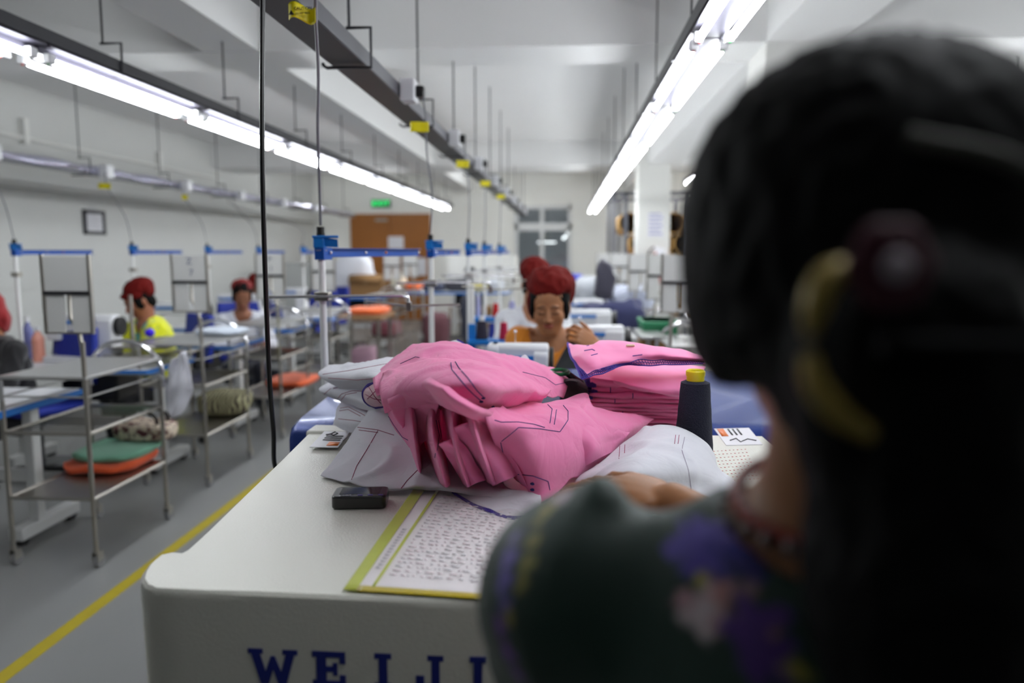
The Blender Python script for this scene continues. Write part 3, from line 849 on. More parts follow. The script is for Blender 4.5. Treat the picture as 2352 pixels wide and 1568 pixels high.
sF2 = cloth('pink_cloth_piece', [
 [(1300, 925, .108), (1350, 912, .118), (1362, 938, .095), (1430, 958, .065)],
 [(1310, 1000, .095), (1350, 975, .105), (1400, 985, .08), (1450, 985, .055)],
 [(1330, 1050, .055), (1365, 1030, .07), (1400, 1015, .06), (1440, 1005, .05)],
 [(1330, 1082, .026), (1365, 1060, .04), (1398, 1042, .04), (1430, 1026, .03)]],
 m_pink, 'lighter pink flap lying on the wide sheet towards the stacked pieces', group=G, seed=9, wr=.003)
# white cloths
GW = 'white stitched cloths under the pink heap'
sW1 = cloth('white_cloth_piece', [
 [(755, 840, .135), (830, 832, .15), (910, 822, .16), (960, 815, .15)],
 [(731, 858, .120), (800, 850, .145), (870, 842, .165), (940, 840, .15)],
 [(745, 872, .112), (810, 868, .140), (870, 862, .16), (930, 870, .14)],
 [(775, 888, .10), (820, 885, .12), (870, 882, .14), (920, 890, .12)],
 [(800, 905, .085), (850, 905, .10), (885, 905, .11), (920, 915, .09)]],
 m_wcloth, 'top white cloth of the folded pile left of the pink heap', group=GW, seed=21, wr=.003)
stitch(sW1[0], sW1[2], [[(742, 860), (800, 852), (888, 836)], [(755, 868), (820, 872), (870, 868)]], m_maroon)
sW2 = cloth('white_cloth_piece', [
 [(760, 880, .085), (815, 880, .10), (870, 878, .115), (910, 900, .11)],
 [(733, 892, .080), (790, 893, .098), (850, 896, .11), (900, 920, .10)],
 [(745, 905, .072), (800, 912, .088), (850, 922, .095), (890, 945, .08)],
 [(790, 925, .055), (820, 935, .068), (860, 948, .07), (885, 965, .06)]],
 m_wcloth, 'middle white cloth with maroon seam lines in the folded pile', group=GW, seed=22, wr=.003)
stitch(sW2[0], sW2[2], [[(776, 915), (785, 905), (810, 898), (850, 900)], [(784, 918), (795, 906), (820, 902)], [(745, 905), (760, 893), (800, 888)]], m_maroon)
sW3 = cloth('white_cloth_piece', [
 [(790, 915, .05), (840, 925, .062), (890, 935, .07)],
 [(775, 935, .046), (835, 948, .06), (885, 960, .065)],
 [(770, 962, .030), (825, 972, .045), (875, 985, .045)],
 [(766, 980, .010), (820, 998, .018), (870, 1010, .020)]],
 m_wcloth, 'lowest white cloth fold hanging near the warning sticker', group=GW, seed=23, wr=.003)
stitch(sW3[0], sW3[2], [[(782, 938), (800, 935), (830, 950), (846, 960)], [(780, 944), (800, 941), (828, 956)], [(778, 962), (815, 966), (850, 972)]], m_maroon)
sW4 = cloth('white_cloth_piece', [
 [(868, 905, .10), (920, 940, .09), (980, 985, .07), (1060, 1010, .06), (1150, 1040, .05)],
 [(835, 965, .055), (885, 990, .06), (950, 1030, .05), (1040, 1065, .04), (1150, 1085, .03)],
 [(785, 1030, .022), (840, 1048, .034), (920, 1070, .034), (1030, 1098, .026), (1160, 1115, .018)],
 [(740, 1088, .006), (805, 1104, .010), (880, 1120, .012), (1000, 1118, .018), (1180, 1128, .018)],
 [(742, 1090, .002), (808, 1108, .003), (885, 1126, .004), (1010, 1128, .010), (1225, 1160, .006)]],
 m_wcloth, 'broad white cloth with maroon seams spread beneath the pink heap', group=GW, nu=100, nv=60, seed=24, wr=.003, edge=1)
stitch(sW4[0], sW4[2], [[(868, 990), (845, 1030), (820, 1070), (806, 1108)], [(960, 1080), (935, 1105), (922, 1122)], [(822, 982), (868, 988), (905, 1000)], [(825, 988), (868, 994)]], m_maroon, r=.0007)
sW5 = cloth('white_cloth_piece', [
 [(1000, 1105, .012), (1080, 1112, .014), (1160, 1122, .02), (1240, 1130, .025)],
 [(1020, 1118, .008), (1090, 1128, .010), (1170, 1140, .014), (1243, 1150, .02)],
 [(1035, 1130, .004), (1095, 1145, .006), (1165, 1160, .008), (1236, 1172, .010)],
 [(1045, 1138, .002), (1100, 1168, .002), (1170, 1192, .002), (1225, 1190, .002)]],
 m_wcloth, 'white cloth with purple overlocked hem peeking out over the folder', group=GW, seed=25, wr=.002)
overlock(sW5[0], edge_frames(sW5[1], 'last'), .009)
# little pocket-like mesh piece with overlock on the left
sW6 = cloth('lining_piece', [
 [(845, 882, .142), (866, 878, .150), (885, 885, .15)],
 [(834, 900, .122), (858, 905, .14), (885, 912, .14)],
 [(838, 920, .098), (860, 925, .115), (885, 928, .115)],
 [(856, 934, .082), (870, 935, .090), (885, 935, .092)]],
 cmat('lining_rose', (200, 160, 172)), 'small rose lining piece with purple overlocked rim left of the heap', 'garment piece', seed=26, wr=.002)
for w_ in ('first', 'left', 'last'): overlock(sW6[0], edge_frames(sW6[1], w_), .008)
stitch(sW6[0], sW6[2], [[(848, 890), (862, 910), (875, 925)], [(870, 885), (862, 900), (845, 915)], [(840, 905), (860, 915), (880, 918)]], m_maroon, r=.0008)
# corners poking out behind
sW7 = cloth('white_cloth_piece', [[(1026, 805, .19), (1050, 808, .19), (1080, 815, .18)], [(1024, 792, .20), (1050, 797, .20), (1076, 804, .19)], [(1036, 784, .205), (1050, 781, .212), (1070, 792, .20)]],
 m_wcloth, 'white cloth corner with dark hem poking up behind the heap', group=GW, nu=16, nv=12, seed=27, wr=.001)
overlock(sW7[0], edge_frames(sW7[1], 'last', (8, 17)), .004)
sW8 = cloth('white_cloth_piece', [[(1182, 835, .15), (1205, 842, .15), (1228, 850, .14)], [(1186, 824, .155), (1206, 828, .158), (1226, 838, .15)], [(1194, 822, .158), (1207, 815, .168), (1220, 832, .155)]],
 m_wcloth, 'white cloth tip poking up in front of the small sewing machine', group=GW, nu=16, nv=12, seed=28, wr=.001)
# plaid-stitched white garment on the right
sR = cloth('white_garment', [
 [(1478, 985, .055), (1520, 974, .075), (1570, 985, .07), (1620, 1015, .05), (1640, 1040, .03)],
 [(1420, 1030, .04), (1490, 1020, .075), (1560, 1025, .08), (1620, 1045, .06), (1650, 1075, .02)],
 [(1360, 1075, .03), (1440, 1065, .085), (1530, 1068, .085), (1620, 1085, .055), (1690, 1110, .008)],
 [(1322, 1105, .015), (1410, 1110, .065), (1510, 1115, .06), (1620, 1130, .03), (1690, 1150, .006)],
 [(1325, 1130, .004), (1410, 1150, .01), (1510, 1165, .015), (1620, 1180, .010), (1690, 1190, .003)]],
 m_wcloth, 'white garment with rows of pink and grey stitching by the cone of thread', 'garment', nu=90, nv=60, seed=31, wr=.0035)
stitch(sR[0], sR[2], [[(1424, 1025), (1422, 1060), (1424, 1120)], [(1436, 1022), (1434, 1060), (1436, 1125)], [(1552, 1000), (1546, 1040), (1560, 1080), (1570, 1140)], [(1560, 1000), (1554, 1040), (1568, 1080), (1578, 1145)]], m_maroon, r=.0006)
stitch(sR[0], sR[2], [[(1572, 1005), (1566, 1035), (1580, 1080), (1590, 1145)], [(1440, 1045), (1500, 1048), (1560, 1060), (1620, 1072), (1655, 1090)]], M('thread_grey', (150, 140, 160), .8), r=.0006, name='grey_stitching')
# maroon-violet label piece tucked between
sM = cloth('purple_label_piece', [[(1466, 1002, .055), (1488, 992, .062), (1510, 985, .066)], [(1462, 1012, .05), (1488, 1006, .062), (1500, 1008, .06)]], cmat('maroon_cloth', (96, 30, 92)), 'small purple cloth tab tucked between pink sheet and white garment', 'cloth tab', nu=10, nv=6, wr=.001)

# ------------------------------------------------------------------ stack of folded pink pieces
GS = 'folded pink pieces in the neat stack'
ords = ['lowest', 'second from the bottom', 'third from the bottom', 'fourth from the bottom', 'fifth from the bottom', 'sixth from the bottom', 'seventh from the bottom', 'fifth from the top', 'fourth from the top', 'third from the top', 'second from the top']
z = ZT+.002; K = 11
for k in range(K):
    t = [.011, .009, .011, .0095, .0105, .009, .011, .0115, .013, .016, .020][k]
    xl = .055 + [.02, .0, .012, -.004, .008, -.008, .002, -.012, .0, .012, .008][k]
    xr = .285 + rnd.uniform(-.01, .01) + (.03 if k > 8 else 0); yf = 1.80+rnd.uniform(-.006, .006); yb = 2.04
    NU = 40; prof = []
    for a in range(9):
        an = math.pi/2+math.pi*a/8
        prof.append((yf+t*.5+math.cos(an)*t*.55, math.sin(an)*t*.5))
    prof = [(yb, t*.5)] + prof + [(yb, -t*.5)]
    P = []
    for i in range(NU+1):
        u = i/NU; x = xl+(xr-xl)*u
        row = []
        for (y, dz) in prof:
            wob = .0026*noise.noise(Vector((x*22, k*1.7, 0)))+.0015*noise.noise(Vector((x*60, k*3.7, dz*50)))
            row.append(Vector((x, y+.004*noise.noise(Vector((x*12, k*2.3, 5)))+.0015*noise.noise(Vector((x*90, k, dz*300))), z+t*.5+dz*(1+.2*math.sin(x*40+k))+wob)))
        P.append(row)
    m = MB().grid(P)
    m.add(P[0], [tuple(range(len(prof)))]); m.add(P[-1], [tuple(range(len(prof)-1, -1, -1))])
    o = m.build('folded_pink_piece', m_pink2)
    tag(o, 'folded pink piece with purple edge, %s in the stack' % ords[k], 'garment piece', GS)
    rim = [Vector((xl-.001+.004*noise.noise(Vector((k, j*.7, 0))), yf+.003+(yb-yf)*j/14, z+t*.5+.003*math.sin(j*1.3+k))) for j in range(15)]
    e = MB()
    for j in range(26):
        y = yf+(.02*j/26)-.002; zz = z+t*(j % 13)/13
        e.tube([(xl+.014, y-.001, zz), (xl+.004, y-.0035, zz+.0005), (xl-.006-.006*rnd.random(), y-.002, zz-.002+.004*rnd.random())], .0009, 4)
    for j in range(30):
        y = yf+.02+.2*j/30
        e.tube([(xl+.01, y, z+t*.9), (xl-.004, y, z+t*.6), (xl-.012*rnd.random()-.003, y+.004, z+t*.2*rnd.random())], .0009, 4)
    e.build('overlocked_edge', m_purple, o)
    if k in (2, 4, 7, 8, 9):
        xx = xl+.05+.03*(k % 3)
        e = MB(); a = P[int((xx-xl)/(xr-xl)*NU)]
        e.tube([a[3]+Vector((0, -.001, .001)), a[5]+Vector((0, -.0012, 0)), a[7]+Vector((0, -.001, -.001))], .0009, 4); e.build('stitch_mark', m_navy, o)
    z += t*.98
ZS = z
# loosely folded pieces between stack and top sheet
sT1 = cloth('folded_pink_piece', [
 [(1345, 850, .145), (1440, 840, .150), (1530, 838, .15), (1622, 840, .145)],
 [(1335, 868, .128), (1430, 868, .138), (1520, 872, .142), (1606, 878, .138)],
 [(1400, 868, .135), (1450, 885, .13), (1520, 900, .122), (1585, 908, .115)],
 [(1410, 880, .12), (1455, 893, .115), (1520, 905, .108), (1578, 914, .10)]],
 m_pink2, 'pink fold sagging at a slant under the topmost piece of the stack', group=GS, seed=41, wr=.002)
stitch(sT1[0], sT1[2], [[(1590, 858), (1584, 880), (1578, 905)], [(1584, 858), (1578, 880), (1572, 903)]], m_purple, r=.0012, name='overlocked_edge')
sT = cloth('folded_pink_piece', [
 [(1318, 800, .176), (1385, 792, .20), (1440, 792, .205), (1520, 805, .20), (1610, 828, .18)],
 [(1304, 790, .182), (1350, 797, .207), (1395, 781, .222), (1500, 795, .213), (1612, 815, .19)],
 [(1308, 812, .184), (1350, 822, .196), (1410, 808, .205), (1500, 812, .205), (1620, 826, .19)],
 [(1322, 842, .170), (1360, 842, .182), (1420, 828, .192), (1500, 825, .192), (1620, 833, .182)],
 [(1337, 872, .158), (1385, 857, .170), (1438, 836, .182), (1500, 839, .180), (1620, 839, .178)]],
 m_pink2, 'topmost pink piece draped over the stack, pointed corner and purple edge', group=GS, seed=42, wr=.0022, nu=80)
overlock(sT[0], edge_frames(sT[1], 'left', (10, 49)), .014); overlock(sT[0], edge_frames(sT[1], 'last'), .014)
stitch(sT[0], sT[2], [[(1343, 806), (1360, 803), (1366, 806)], [(1358, 817), (1372, 813)], [(1453, 818), (1475, 815)], [(1348, 795), (1353, 794)]], m_purple, r=.001, name='stitch_mark')
h = on_cloth(sT[2], [(1448, 798), (1450, 799)])
bt = MB().tube([h[0]+Vector((-.010, 0, .002)), h[0]+Vector((-.008, 0, .003)), h[0]+Vector((.008, .002, .003)), h[0]+Vector((.010, .002, .002))], [.001, .003, .003, .001], 8).build('toggle_button', M('button_cream', (224, 200, 160), .3))
tag(bt, 'tiny cream toggle lying on the topmost pink piece', 'button')

# cone of thread
def cone_shape(parent, c, h, r0, r1, mat, capm=None, pe=False):
    p = [(r0*.9, 0), (r0, .004)]+[(r0+(r1-r0)*i/8+.0006*(i % 2), .004+(h-.008)*i/8) for i in range(1, 9)]+[(r1*.7, h)]
    MB().lathe(p, c, 28).build('thread_winding', mat, parent)
    cm = capm or mat
    MB().lathe([(r1*.62, h-.004), (r1*.62, h+.008), (r1*.68, h+.012), (r1*.68, h+.020), (r1*.58, h+.023), (r1*.48, h+.020), (r1*.45, h-.002)], c, 24).build('core', cm, parent)
cone = thing('thread_cone', 'tall dark navy thread cone with a yellow core beside the pink stack', 'thread cone')
c0 = onz(1598, 1050, ZT+.002); c0 = Vector((c0.x, c0.y+.03, ZT+.002))
cone_shape(cone, c0, .158, .041, .030, M('thread_dark', (24, 26, 48), .85, bump=.5, bscale=420), M('core_yellow', (232, 212, 10), .35))
rebase(cone, c0)
# snips with green handle
sn = thing('thread_snips', 'green and black thread snips between the heap and the stack', 'scissors')
c = onz(1285, 858, ZT+.14)
ring = [c+Vector((.022*math.cos(a), .016*math.sin(a), .004+.003*math.sin(a))) for a in np.linspace(0, 2*math.pi, 20)]
MB().tube(ring, .005, 8).build('handle_ring', M('snips_green', (10, 92, 50), .3), sn)
MB().tube([c+Vector((.02, 0, 0)), c+Vector((.05, -.01, -.02)), c+Vector((.07, -.02, -.06))], [.008, .009, .005], 8).build('body', m_black, sn)
MB().tube([c+Vector((.065, -.02, -.05)), c+Vector((.072, -.03, -.09))], [.004, .001], 6).build('blade', m_chrome, sn)
rebase(sn, c+Vector((.05, -.01, -.09)))
# support: dark pouch under snips
q = cloth('dark_pouch', [[(1255, 870, .09), (1320, 868, .10), (1365, 880, .09)], [(1270, 880, .12), (1320, 874, .13), (1350, 890, .11)], [(1285, 910, .08), (1325, 915, .08), (1355, 915, .08)], [(1285, 935, .02), (1330, 935, .02), (1360, 935, .02)]], cmat('dark_fabric', (14, 14, 18)), 'black cloth pouch standing between the pink heap and the folded stack', 'pouch', nu=20, nv=16, wr=.002)
# black pocket device
dv = thing('pocket_modem', 'small black pocket device with rounded corners on the white cabinet', 'device')
a = onz(760, 1172, ZT); b = onz(886, 1170, ZT); b2 = onz(880, 1128, ZT+.022)
wd = (b-a).length; dp = .058; th = .022
ux = (b-a).normalized(); uy = Vector((-ux.y, ux.x, 0))
rr = .010; poly = []
for (cx_, cy_, a0) in ((wd-rr, rr, -90), (wd-rr, dp-rr, 0), (rr, dp-rr, 90), (rr, rr, 180)):
    for k in range(5):
        an = math.radians(a0+k*22.5); poly.append((cx_+rr*math.cos(an), cy_+rr*math.sin(an)))
MB().prism(poly, lambda u, v, sd: a+ux*u+uy*v+Vector((0, 0, .001+th*sd))).build('case', M('device_black', (16, 14, 15), .28, coat=.3), dv, bevel=.003)
MB().prism([(.012, .014), (wd-.012, .014), (wd-.012, .05), (.012, .05)], lambda u, v, sd: a+ux*u+uy*v+Vector((0, 0, th+.0008+.0006*sd))).build('screen', M('device_screen', (26, 22, 28), .08), dv)
rotm = Matrix.Translation(a+ux*.024+uy*.008+Vector((0, 0, th+.0016))) @ Matrix.Rotation(math.atan2(ux.y, ux.x), 4, 'Z')
text_mesh('vodafi', .0075, 'lettering', M('ink_silver', (190, 190, 200), .4), rotm, dv, depth=.0002)
q = MB()
for k in range(3): q.cbox(a+ux*(.048+k*.017)+uy*.008+Vector((0, 0, th+.0015)), (.008, .003, .0006))
q.build('indicator', M('indicator_violet', (110, 90, 190), .4), dv)
rebase(dv, a)
# yellow edged plastic folder with paper
fo = thing('plastic_folder', 'clear plastic folder with yellow edges holding a printed sheet', 'folder')
FQ = [(788, 1357), (1135, 1380), (1262, 1150), (955, 1118)]
FP = [onz(px, py, ZT+.002) for px, py in FQ]
def fq(u, v, dz=0):
    p = FP[0].lerp(FP[1], u).lerp(FP[3].lerp(FP[2], u), v); return Vector((p.x, p.y, ZT+.002+dz))
m_yedge = M('folder_yellow', (196, 206, 44), .3, alpha=.92, var=.1, vscale=30)
def strip(u0, v0, u1, v1, dz, name, mat, par, n=1, th=.0008, wob=0):
    P = [[fq(u0+(u1-u0)*i/24, v0+(v1-v0)*j/24, dz+wob*noise.noise(Vector((i*.4, j*.4, 0)))) for i in range(25)] for j in range(25)]
    return MB().grid(P).build(name, mat, par, solid=th)
m_pap = M('print_paper', (232, 226, 230), .6)
strip(.03, .02, 1, 1, .0005, 'back_sheet', m_pap, fo, wob=.0004)
strip(0, 0, .085, 1, .002, 'yellow_edge', m_yedge, fo)
strip(.085, 0, 1, .035, .002, 'yellow_edge', M('folder_yellow_deep', (190, 170, 20), .3), fo)
strip(.175, .03, .195, 1, .0025, 'yellow_edge', m_yedge, fo)
m_print = M('print_lines', (228, 214, 220), .7); m_printg = M('print_lines_grey', (214, 210, 216), .7)
q = MB(); q2 = MB()
for r_ in range(26):
    v = .12+r_*.033
    u = .24
    while u < .98:
        w_ = rnd.uniform(.01, .06)
        (q if rnd.random() < .7 else q2).add([fq(u, v, .0026), fq(u+w_, v, .0026), fq(u+w_, v+.010, .0026), fq(u, v+.010, .0026)], [(0, 1, 2, 3)])
        u += w_+rnd.uniform(.008, .05)
q.build('printed_lines', m_print, fo, solid=.0002); q2.build('printed_figures', m_printg, fo, solid=.0002)
q = MB()
for k in range(14): q.add([fq(.12+.001*(k % 3), .16+k*.026, .0028), fq(.15, .16+k*.026, .0028), fq(.15, .174+k*.026, .0028), fq(.12, .172+k*.026, .0028)], [(0, 1, 2, 3)])
q.build('spine_lettering', m_printg, fo, solid=.0002)
P = [[fq(i/20, j/20, .0040+.0016*noise.noise(Vector((i*.35, j*.5, 1)))) for i in range(21)] for j in range(21)]
film = M('clear_film', (245, 250, 240), .12, alpha=.10, bump=.3, bscale=20, spec=.6)
MB().grid(P).build('clear_cover', film, fo)
rebase(fo, FP[0])
# ------------------------------------------------------------------ cables of the middle row
def thread_stand(name, x, y, zb, label, group, full=True, ang=0, arm_len=.76, ztop=1.455):
    t = thing(name, label, 'thread stand', group=group)
    zc = CAM.z-.003
    MB().tube([(x, y, zb), (x, y, ztop-.03)], .0112, 14).build('pole', m_wmetal, t)
    MB().tube([(x, y, ztop-.034), (x, y, ztop-.018)], .0135, 12).tube([(x, y, ztop-.02), (x, y, ztop)], .0125, 12).build('pole_cap', m_black, t)
    b = MB().box((x-.019, y-.02, zc+.014), (x+.014, y+.016, zc+.05)); b.box((x-.022, y-.022, zc+.044), (x+.06, y-.014, zc+.052))
    b.add([(x+.012, y-.016, zc+.046), (x+.055, y-.012, zc+.040), (x+.055, y-.008, zc+.016), (x+.012, y-.010, zc+.018)], [(0, 1, 2, 3)])
    b.build('bracket', m_blue, t, bevel=.003)
    MB().lathe([(.02, 0), (.022, .002), (.01, .004)], (x, y, zc+.006)).build('collar', m_chrome, t)
    ax = Vector((math.sin(ang), math.cos(ang), 0)); sx = Vector((ax.y, -ax.x, 0))
    mtx = Matrix(((ax.x, sx.x, 0, x), (ax.y, sx.y, 0, y), (0, 0, 1, 0), (0, 0, 0, 1)))
    a = MB().box((.0, -.004, zc-.014), (arm_len, .0, zc+.014), mtx); a.box((.0, -.004, zc+.012), (arm_len, .016, zc+.014), mtx); a.box((0, -.004, zc-.014), (arm_len, .016, zc-.012), mtx)
    a.box((-.018, -.014, zc-.021), (.034, .018, zc+.016), mtx)
    arm = a.build('arm', m_arm, t, bevel=.002)
    for k, u in enumerate((.02, .26, .42, .72)):
        MB().ball(mtx @ Vector((u, .018 if u > .03 else .020, zc)), (.0055,)*3, 8, 6).build('rivet', m_chrome if k != 2 else M('copper', (180, 110, 80), .3, 1), arm)
    z2 = 1.245
    MB().box((x-.02, y-.024, z2-.014), (x+.026, y+.014, z2+.012)).build('clamp', m_steel, t, bevel=.002)
    if full:
        d = Vector((math.sin(ang+.5), math.cos(ang+.5), 0))
        d = Vector((1, .25, 0)).normalized()
        p = Vector((x, y-.026, z2))
        MB().tube([p-d*.15, p+d*.245, p+d*.265+Vector((0, 0, -.004)), p+d*.27+Vector((0, 0, -.03))], .0048, 10).build('guide_bar', m_chrome, t)
        q = p+d*.27+Vector((0, 0, -.028))
        e = MB().tube([q+Vector((-.125, -.04, .012)), q+Vector((0, 0, -.004)), q+Vector((.155, .02, .0))], .0033, 8); e.box(q-Vector((.009, .008, .02)), q+Vector((.006, .008, .008)))
        e.build('cross_bar', m_steel, t)
    rebase(t, (x, y, zb))
    return t
m_thread = M('fine_thread', (150, 150, 155), .6)
PX = [(740, 2.30), (990, 3.34), (1076, 4.4), (1113, 5.5), (1147, 6.6)]
G1 = 'white thread stands in the middle row'
lab = ['nearest white thread stand pole with blue arm, at the white cabinet', 'white thread stand pole rising behind the pink heap', 'white thread stand beside the blue spool shelf', 'thin thread stand, next to last along the middle row', 'thin thread stand, last and smallest of the middle row']
XP = []
for i, (px, Y) in enumerate(PX):
    x = at(px, 640, Y).x; XP.append((x, Y))
    thread_stand('thread_stand', x, Y, .955 if i == 0 else .715, lab[i], G1, ang=math.atan2(.16, .76) if i == 0 else .03)
# cables
tx = -.665
cable('power_cable', [(-.66, 1.7, ht+.01), at(603, -150, 1.62), at(603, 0, 1.62), at(602, 300, 1.62), at(607, 560, 1.63), at(618, 850, 1.66), at(628, 990, 1.75), at(636, 1080, 1.84), (-.68, 1.9, .80)], .0055, 'thick black power cable hanging down at left of the white cabinet', m_black, n=60)
cable('power_cable', [(-.575, 1.72, ht+.02), at(724, -60, 1.86), at(725, 40, 1.95), at(731, 170, 2.06), at(730, 300, 2.16), at(734, 430, 2.27), (XP[0][0], 2.30, 1.46)], .0043, 'grey power cable coming down to the nearest thread stand', m_wire, n=60)
p = at(724, 30, 1.935); flag('caution_label', (p.x+.003, p.y, p.z), .070, .038, 'crinkled yellow caution label on the nearest grey cable', None, wav=1)
endp = [(985, 370, 992, 450), (1070, 400, 1076, 500), (1112, 430, 1113, 520), (1143, 450, 1146, 530)]
nm = ['second', 'third', 'fourth', 'fifth']
for i in range(1, 5):
    x, Y = XP[i]; ys = sy[i]
    zs_ = ht+.02
    pts = [(tx+.085, ys, zs_), (tx+.1, ys-.02*1, zs_-.10), (x+(.0 if i > 1 else -.0), Y+(ys-Y)*.35, 1.80), (x+.006, Y+.02, 1.62), (x, Y, 1.457)]
    if i > 1: pts[1] = (tx+.09, ys, zs_-.14)
    cable('power_cable', pts, .0036, 'thin grey power cable reaching the %s stand of the middle row' % nm[i-1], m_wire, n=40)
    flag('caution_label', (tx+.12, ys-.06, zs_-.145), .075, .04, 'small yellow label by the %s socket box on the middle trunk' % ['first', 'second', 'third', 'fourth'][i-1], 'yellow labels on the middle trunk', txt=False)
# fine threads from arms
for (a, b, nmx) in ((at(975, 597, 2.95), at(1060, 712, 2.6), 'left'), (at(845, 592, 2.6), at(895, 710, 2.5), 'right')):
    pass
# ------------------------------------------------------------------ steel trolleys
def castor(m, x, y):
    pass
def make_cart(mirror=False, board=True):
    c = thing('steel_cart', '', 'cart')
    X0, X1, Y0, Y1 = -.19, .19, 0, .60
    sx = -1 if mirror else 1
    for (x, y) in ((X0, Y0), (X1, Y0), (X0, Y1), (X1, Y1)):
        top = .96 if (y == Y0 and x*sx > 0) else .74
        if x*sx > 0 and y == Y0: top = 1.0
        l = MB().tube([(x, y, .085), (x, y, top)], .0105, 8).build('leg', m_steel, c)
        q = MB().tube([(x, y, .085), (x, y, .07)], .013, 8); q.box((x-.014, y-.012, .03), (x-.010, y+.03, .072)).box((x+.010, y-.012, .03), (x+.014, y+.03, .072))
        cs = q.build('castor', m_steel, l)
        MB().tube([(x-.009, y+.016, .029), (x+.009, y+.016, .029)], .029, 14).build('wheel', M('wheel_grey', (140, 140, 140), .5), cs)
    for z, k in ((.31, 0), (.60, 1)):
        m = MB()
        for (a, b) in (((X0, Y0), (X1, Y0)), ((X1, Y0), (X1, Y1)), ((X1, Y1), (X0, Y1)), ((X0, Y1), (X0, Y0))):
            m.tube([(a[0], a[1], z), (b[0], b[1], z)], .009, 6)
        if k == 1:
            for j in range(17): m.tube([(X0, Y0+.6*(j+.5)/17, z), (X1, Y0+.6*(j+.5)/17, z)], .0028, 5)
        else: m.box((X0, Y0, z-.006), (X1, Y1, z))
        m.build('shelf', m_steel, c)
    m = MB().box((X0-.01, Y0-.01, .835), (X1+.01, Y1+.01, .85)); m.tube([(X0, Y0, .74), (X0, Y0, .84)], .010, 8).tube([(-X1*sx, Y1, .74), (-X1*sx, Y1, .84)], .010, 8)
    for (a, b) in (((X0, Y0), (X1, Y0)), ((X1, Y0), (X1, Y1)), ((X1, Y1), (X0, Y1)), ((X0, Y1), (X0, Y0))): m.tube([(a[0], a[1], .76), (b[0], b[1], .76)], .005, 6)
    m.tube([(X1, Y1, .74), (X1, Y1, .76)], .01, 8)
    m.build('top_tray', M('tray_steel', (190, 190, 188), .3, .7), c, bevel=.004)
    e = X1*sx
    MB().tube(bez([(e, Y1+.02, .70), (e, Y1+.02, .79), (e-.035*sx, Y1+.02, .86), (e-.10*sx, Y1+.02, .905), (0, Y1+.02, .93), (-e*.6, Y1+.02, .90), (-e, Y1+.02, .80), (-e, Y1+.02, .70)], 36), .0115, 10).build('handle', m_chrome, c)
    if board:
        bx_ = e-.045*sx
        MB().tube([(e, Y0, .95), (e-.01*sx, Y0, 1.04), (bx_, Y0, 1.10), (bx_, Y0, 1.215)], .0085, 8).build('post', m_steel, c)
        b = MB().box((bx_-.1, Y0-.012, 1.215), (bx_+.1, Y0-.006, 1.36)).box((bx_-.095, Y0-.012, 1.04), (bx_-.016, Y0-.006, 1.2)).box((bx_+.016, Y0-.012, 1.04), (bx_+.095, Y0-.006, 1.2)).build('display_board', M('board_white', (206, 206, 204), .45), c)
        f = MB().box((bx_-.108, Y0-.018, 1.035), (bx_-.097, Y0+.0, 1.37)).box((bx_+.097, Y0-.018, 1.035), (bx_+.108, Y0+.0, 1.37)).box((bx_-.1, Y0-.018, 1.035), (bx_+.1, Y0, 1.043))
        f.build('board_frame', m_steel, b)
        MB().box((bx_-.1, Y0-.02, 1.2), (bx_+.1, Y0+.004, 1.216)).build('clamp_bar', m_dark, b)
    return c
def mark_board(c, txts, sx=1):
    b = [q for q in c.children if q.name.startswith('display_board')][0]
    bx_ = .145*sx
    for k, t_ in enumerate(txts):
        text_mesh(t_, .05, 'handwritten_mark', M('marker_ink', (70, 80, 120), .6), Matrix.Translation((bx_+.0+.01*k, -.0135, 1.325-.065*k)) @ Matrix.Rotation(math.pi/2, 4, 'X'), b)
cart0 = make_cart(); cartm = None
LC = [(-2.23, 3.08, 0), (-2.28, 4.24, 0), (-2.27, 5.41, 0), (-2.26, 6.6, 0), (-2.24, 9.2, 0), (-2.24, 10.3, 0)]
labs = ['nearest steel cart on the left with a handbag and coloured cloth', 'steel cart with a blank board and a striped bag on its low shelf', 'steel cart with orange cloth on the low shelf, left aisle', 'steel cart behind the one with orange cloth, left aisle', 'steel cart topped with bright orange cloth near the brown door', 'farthest steel cart of the left aisle before the brown door']
carts = []
for i, (x, y, r) in enumerate(LC):
    c = cart0 if i == 0 else copy_tree(cart0)
    c.location = (x, y, 0); c.rotation_euler.z = r
    tag(c, labs[i], 'cart', 'steel carts along the left aisle'); carts.append(c)
cartm = make_cart(mirror=True)
RC = [(at(q_, 630, Y_).x+.145, Y_) for q_, Y_ in ((1562, 4.35), (1519, 5.6), (1471, 6.8), (1422, 8.9), (1387, 10.3))]
labs = ['steel cart half hidden by the head, nearest on the right aisle', 'second steel cart of the right aisle, narrow view of its board', 'steel cart with an empty square board in front of the column', 'steel cart with square board left of the roll rack', 'farthest steel cart of the right aisle with its small board']
for i, (x, y) in enumerate(RC):
    c = cartm if i == 0 else copy_tree(cartm)
    c.location = (x, y, 0); tag(c, labs[i], 'cart', 'steel carts along the right aisle')
mark_board(carts[1], ['Z', '7']); mark_board(carts[2], ['P', '1'])

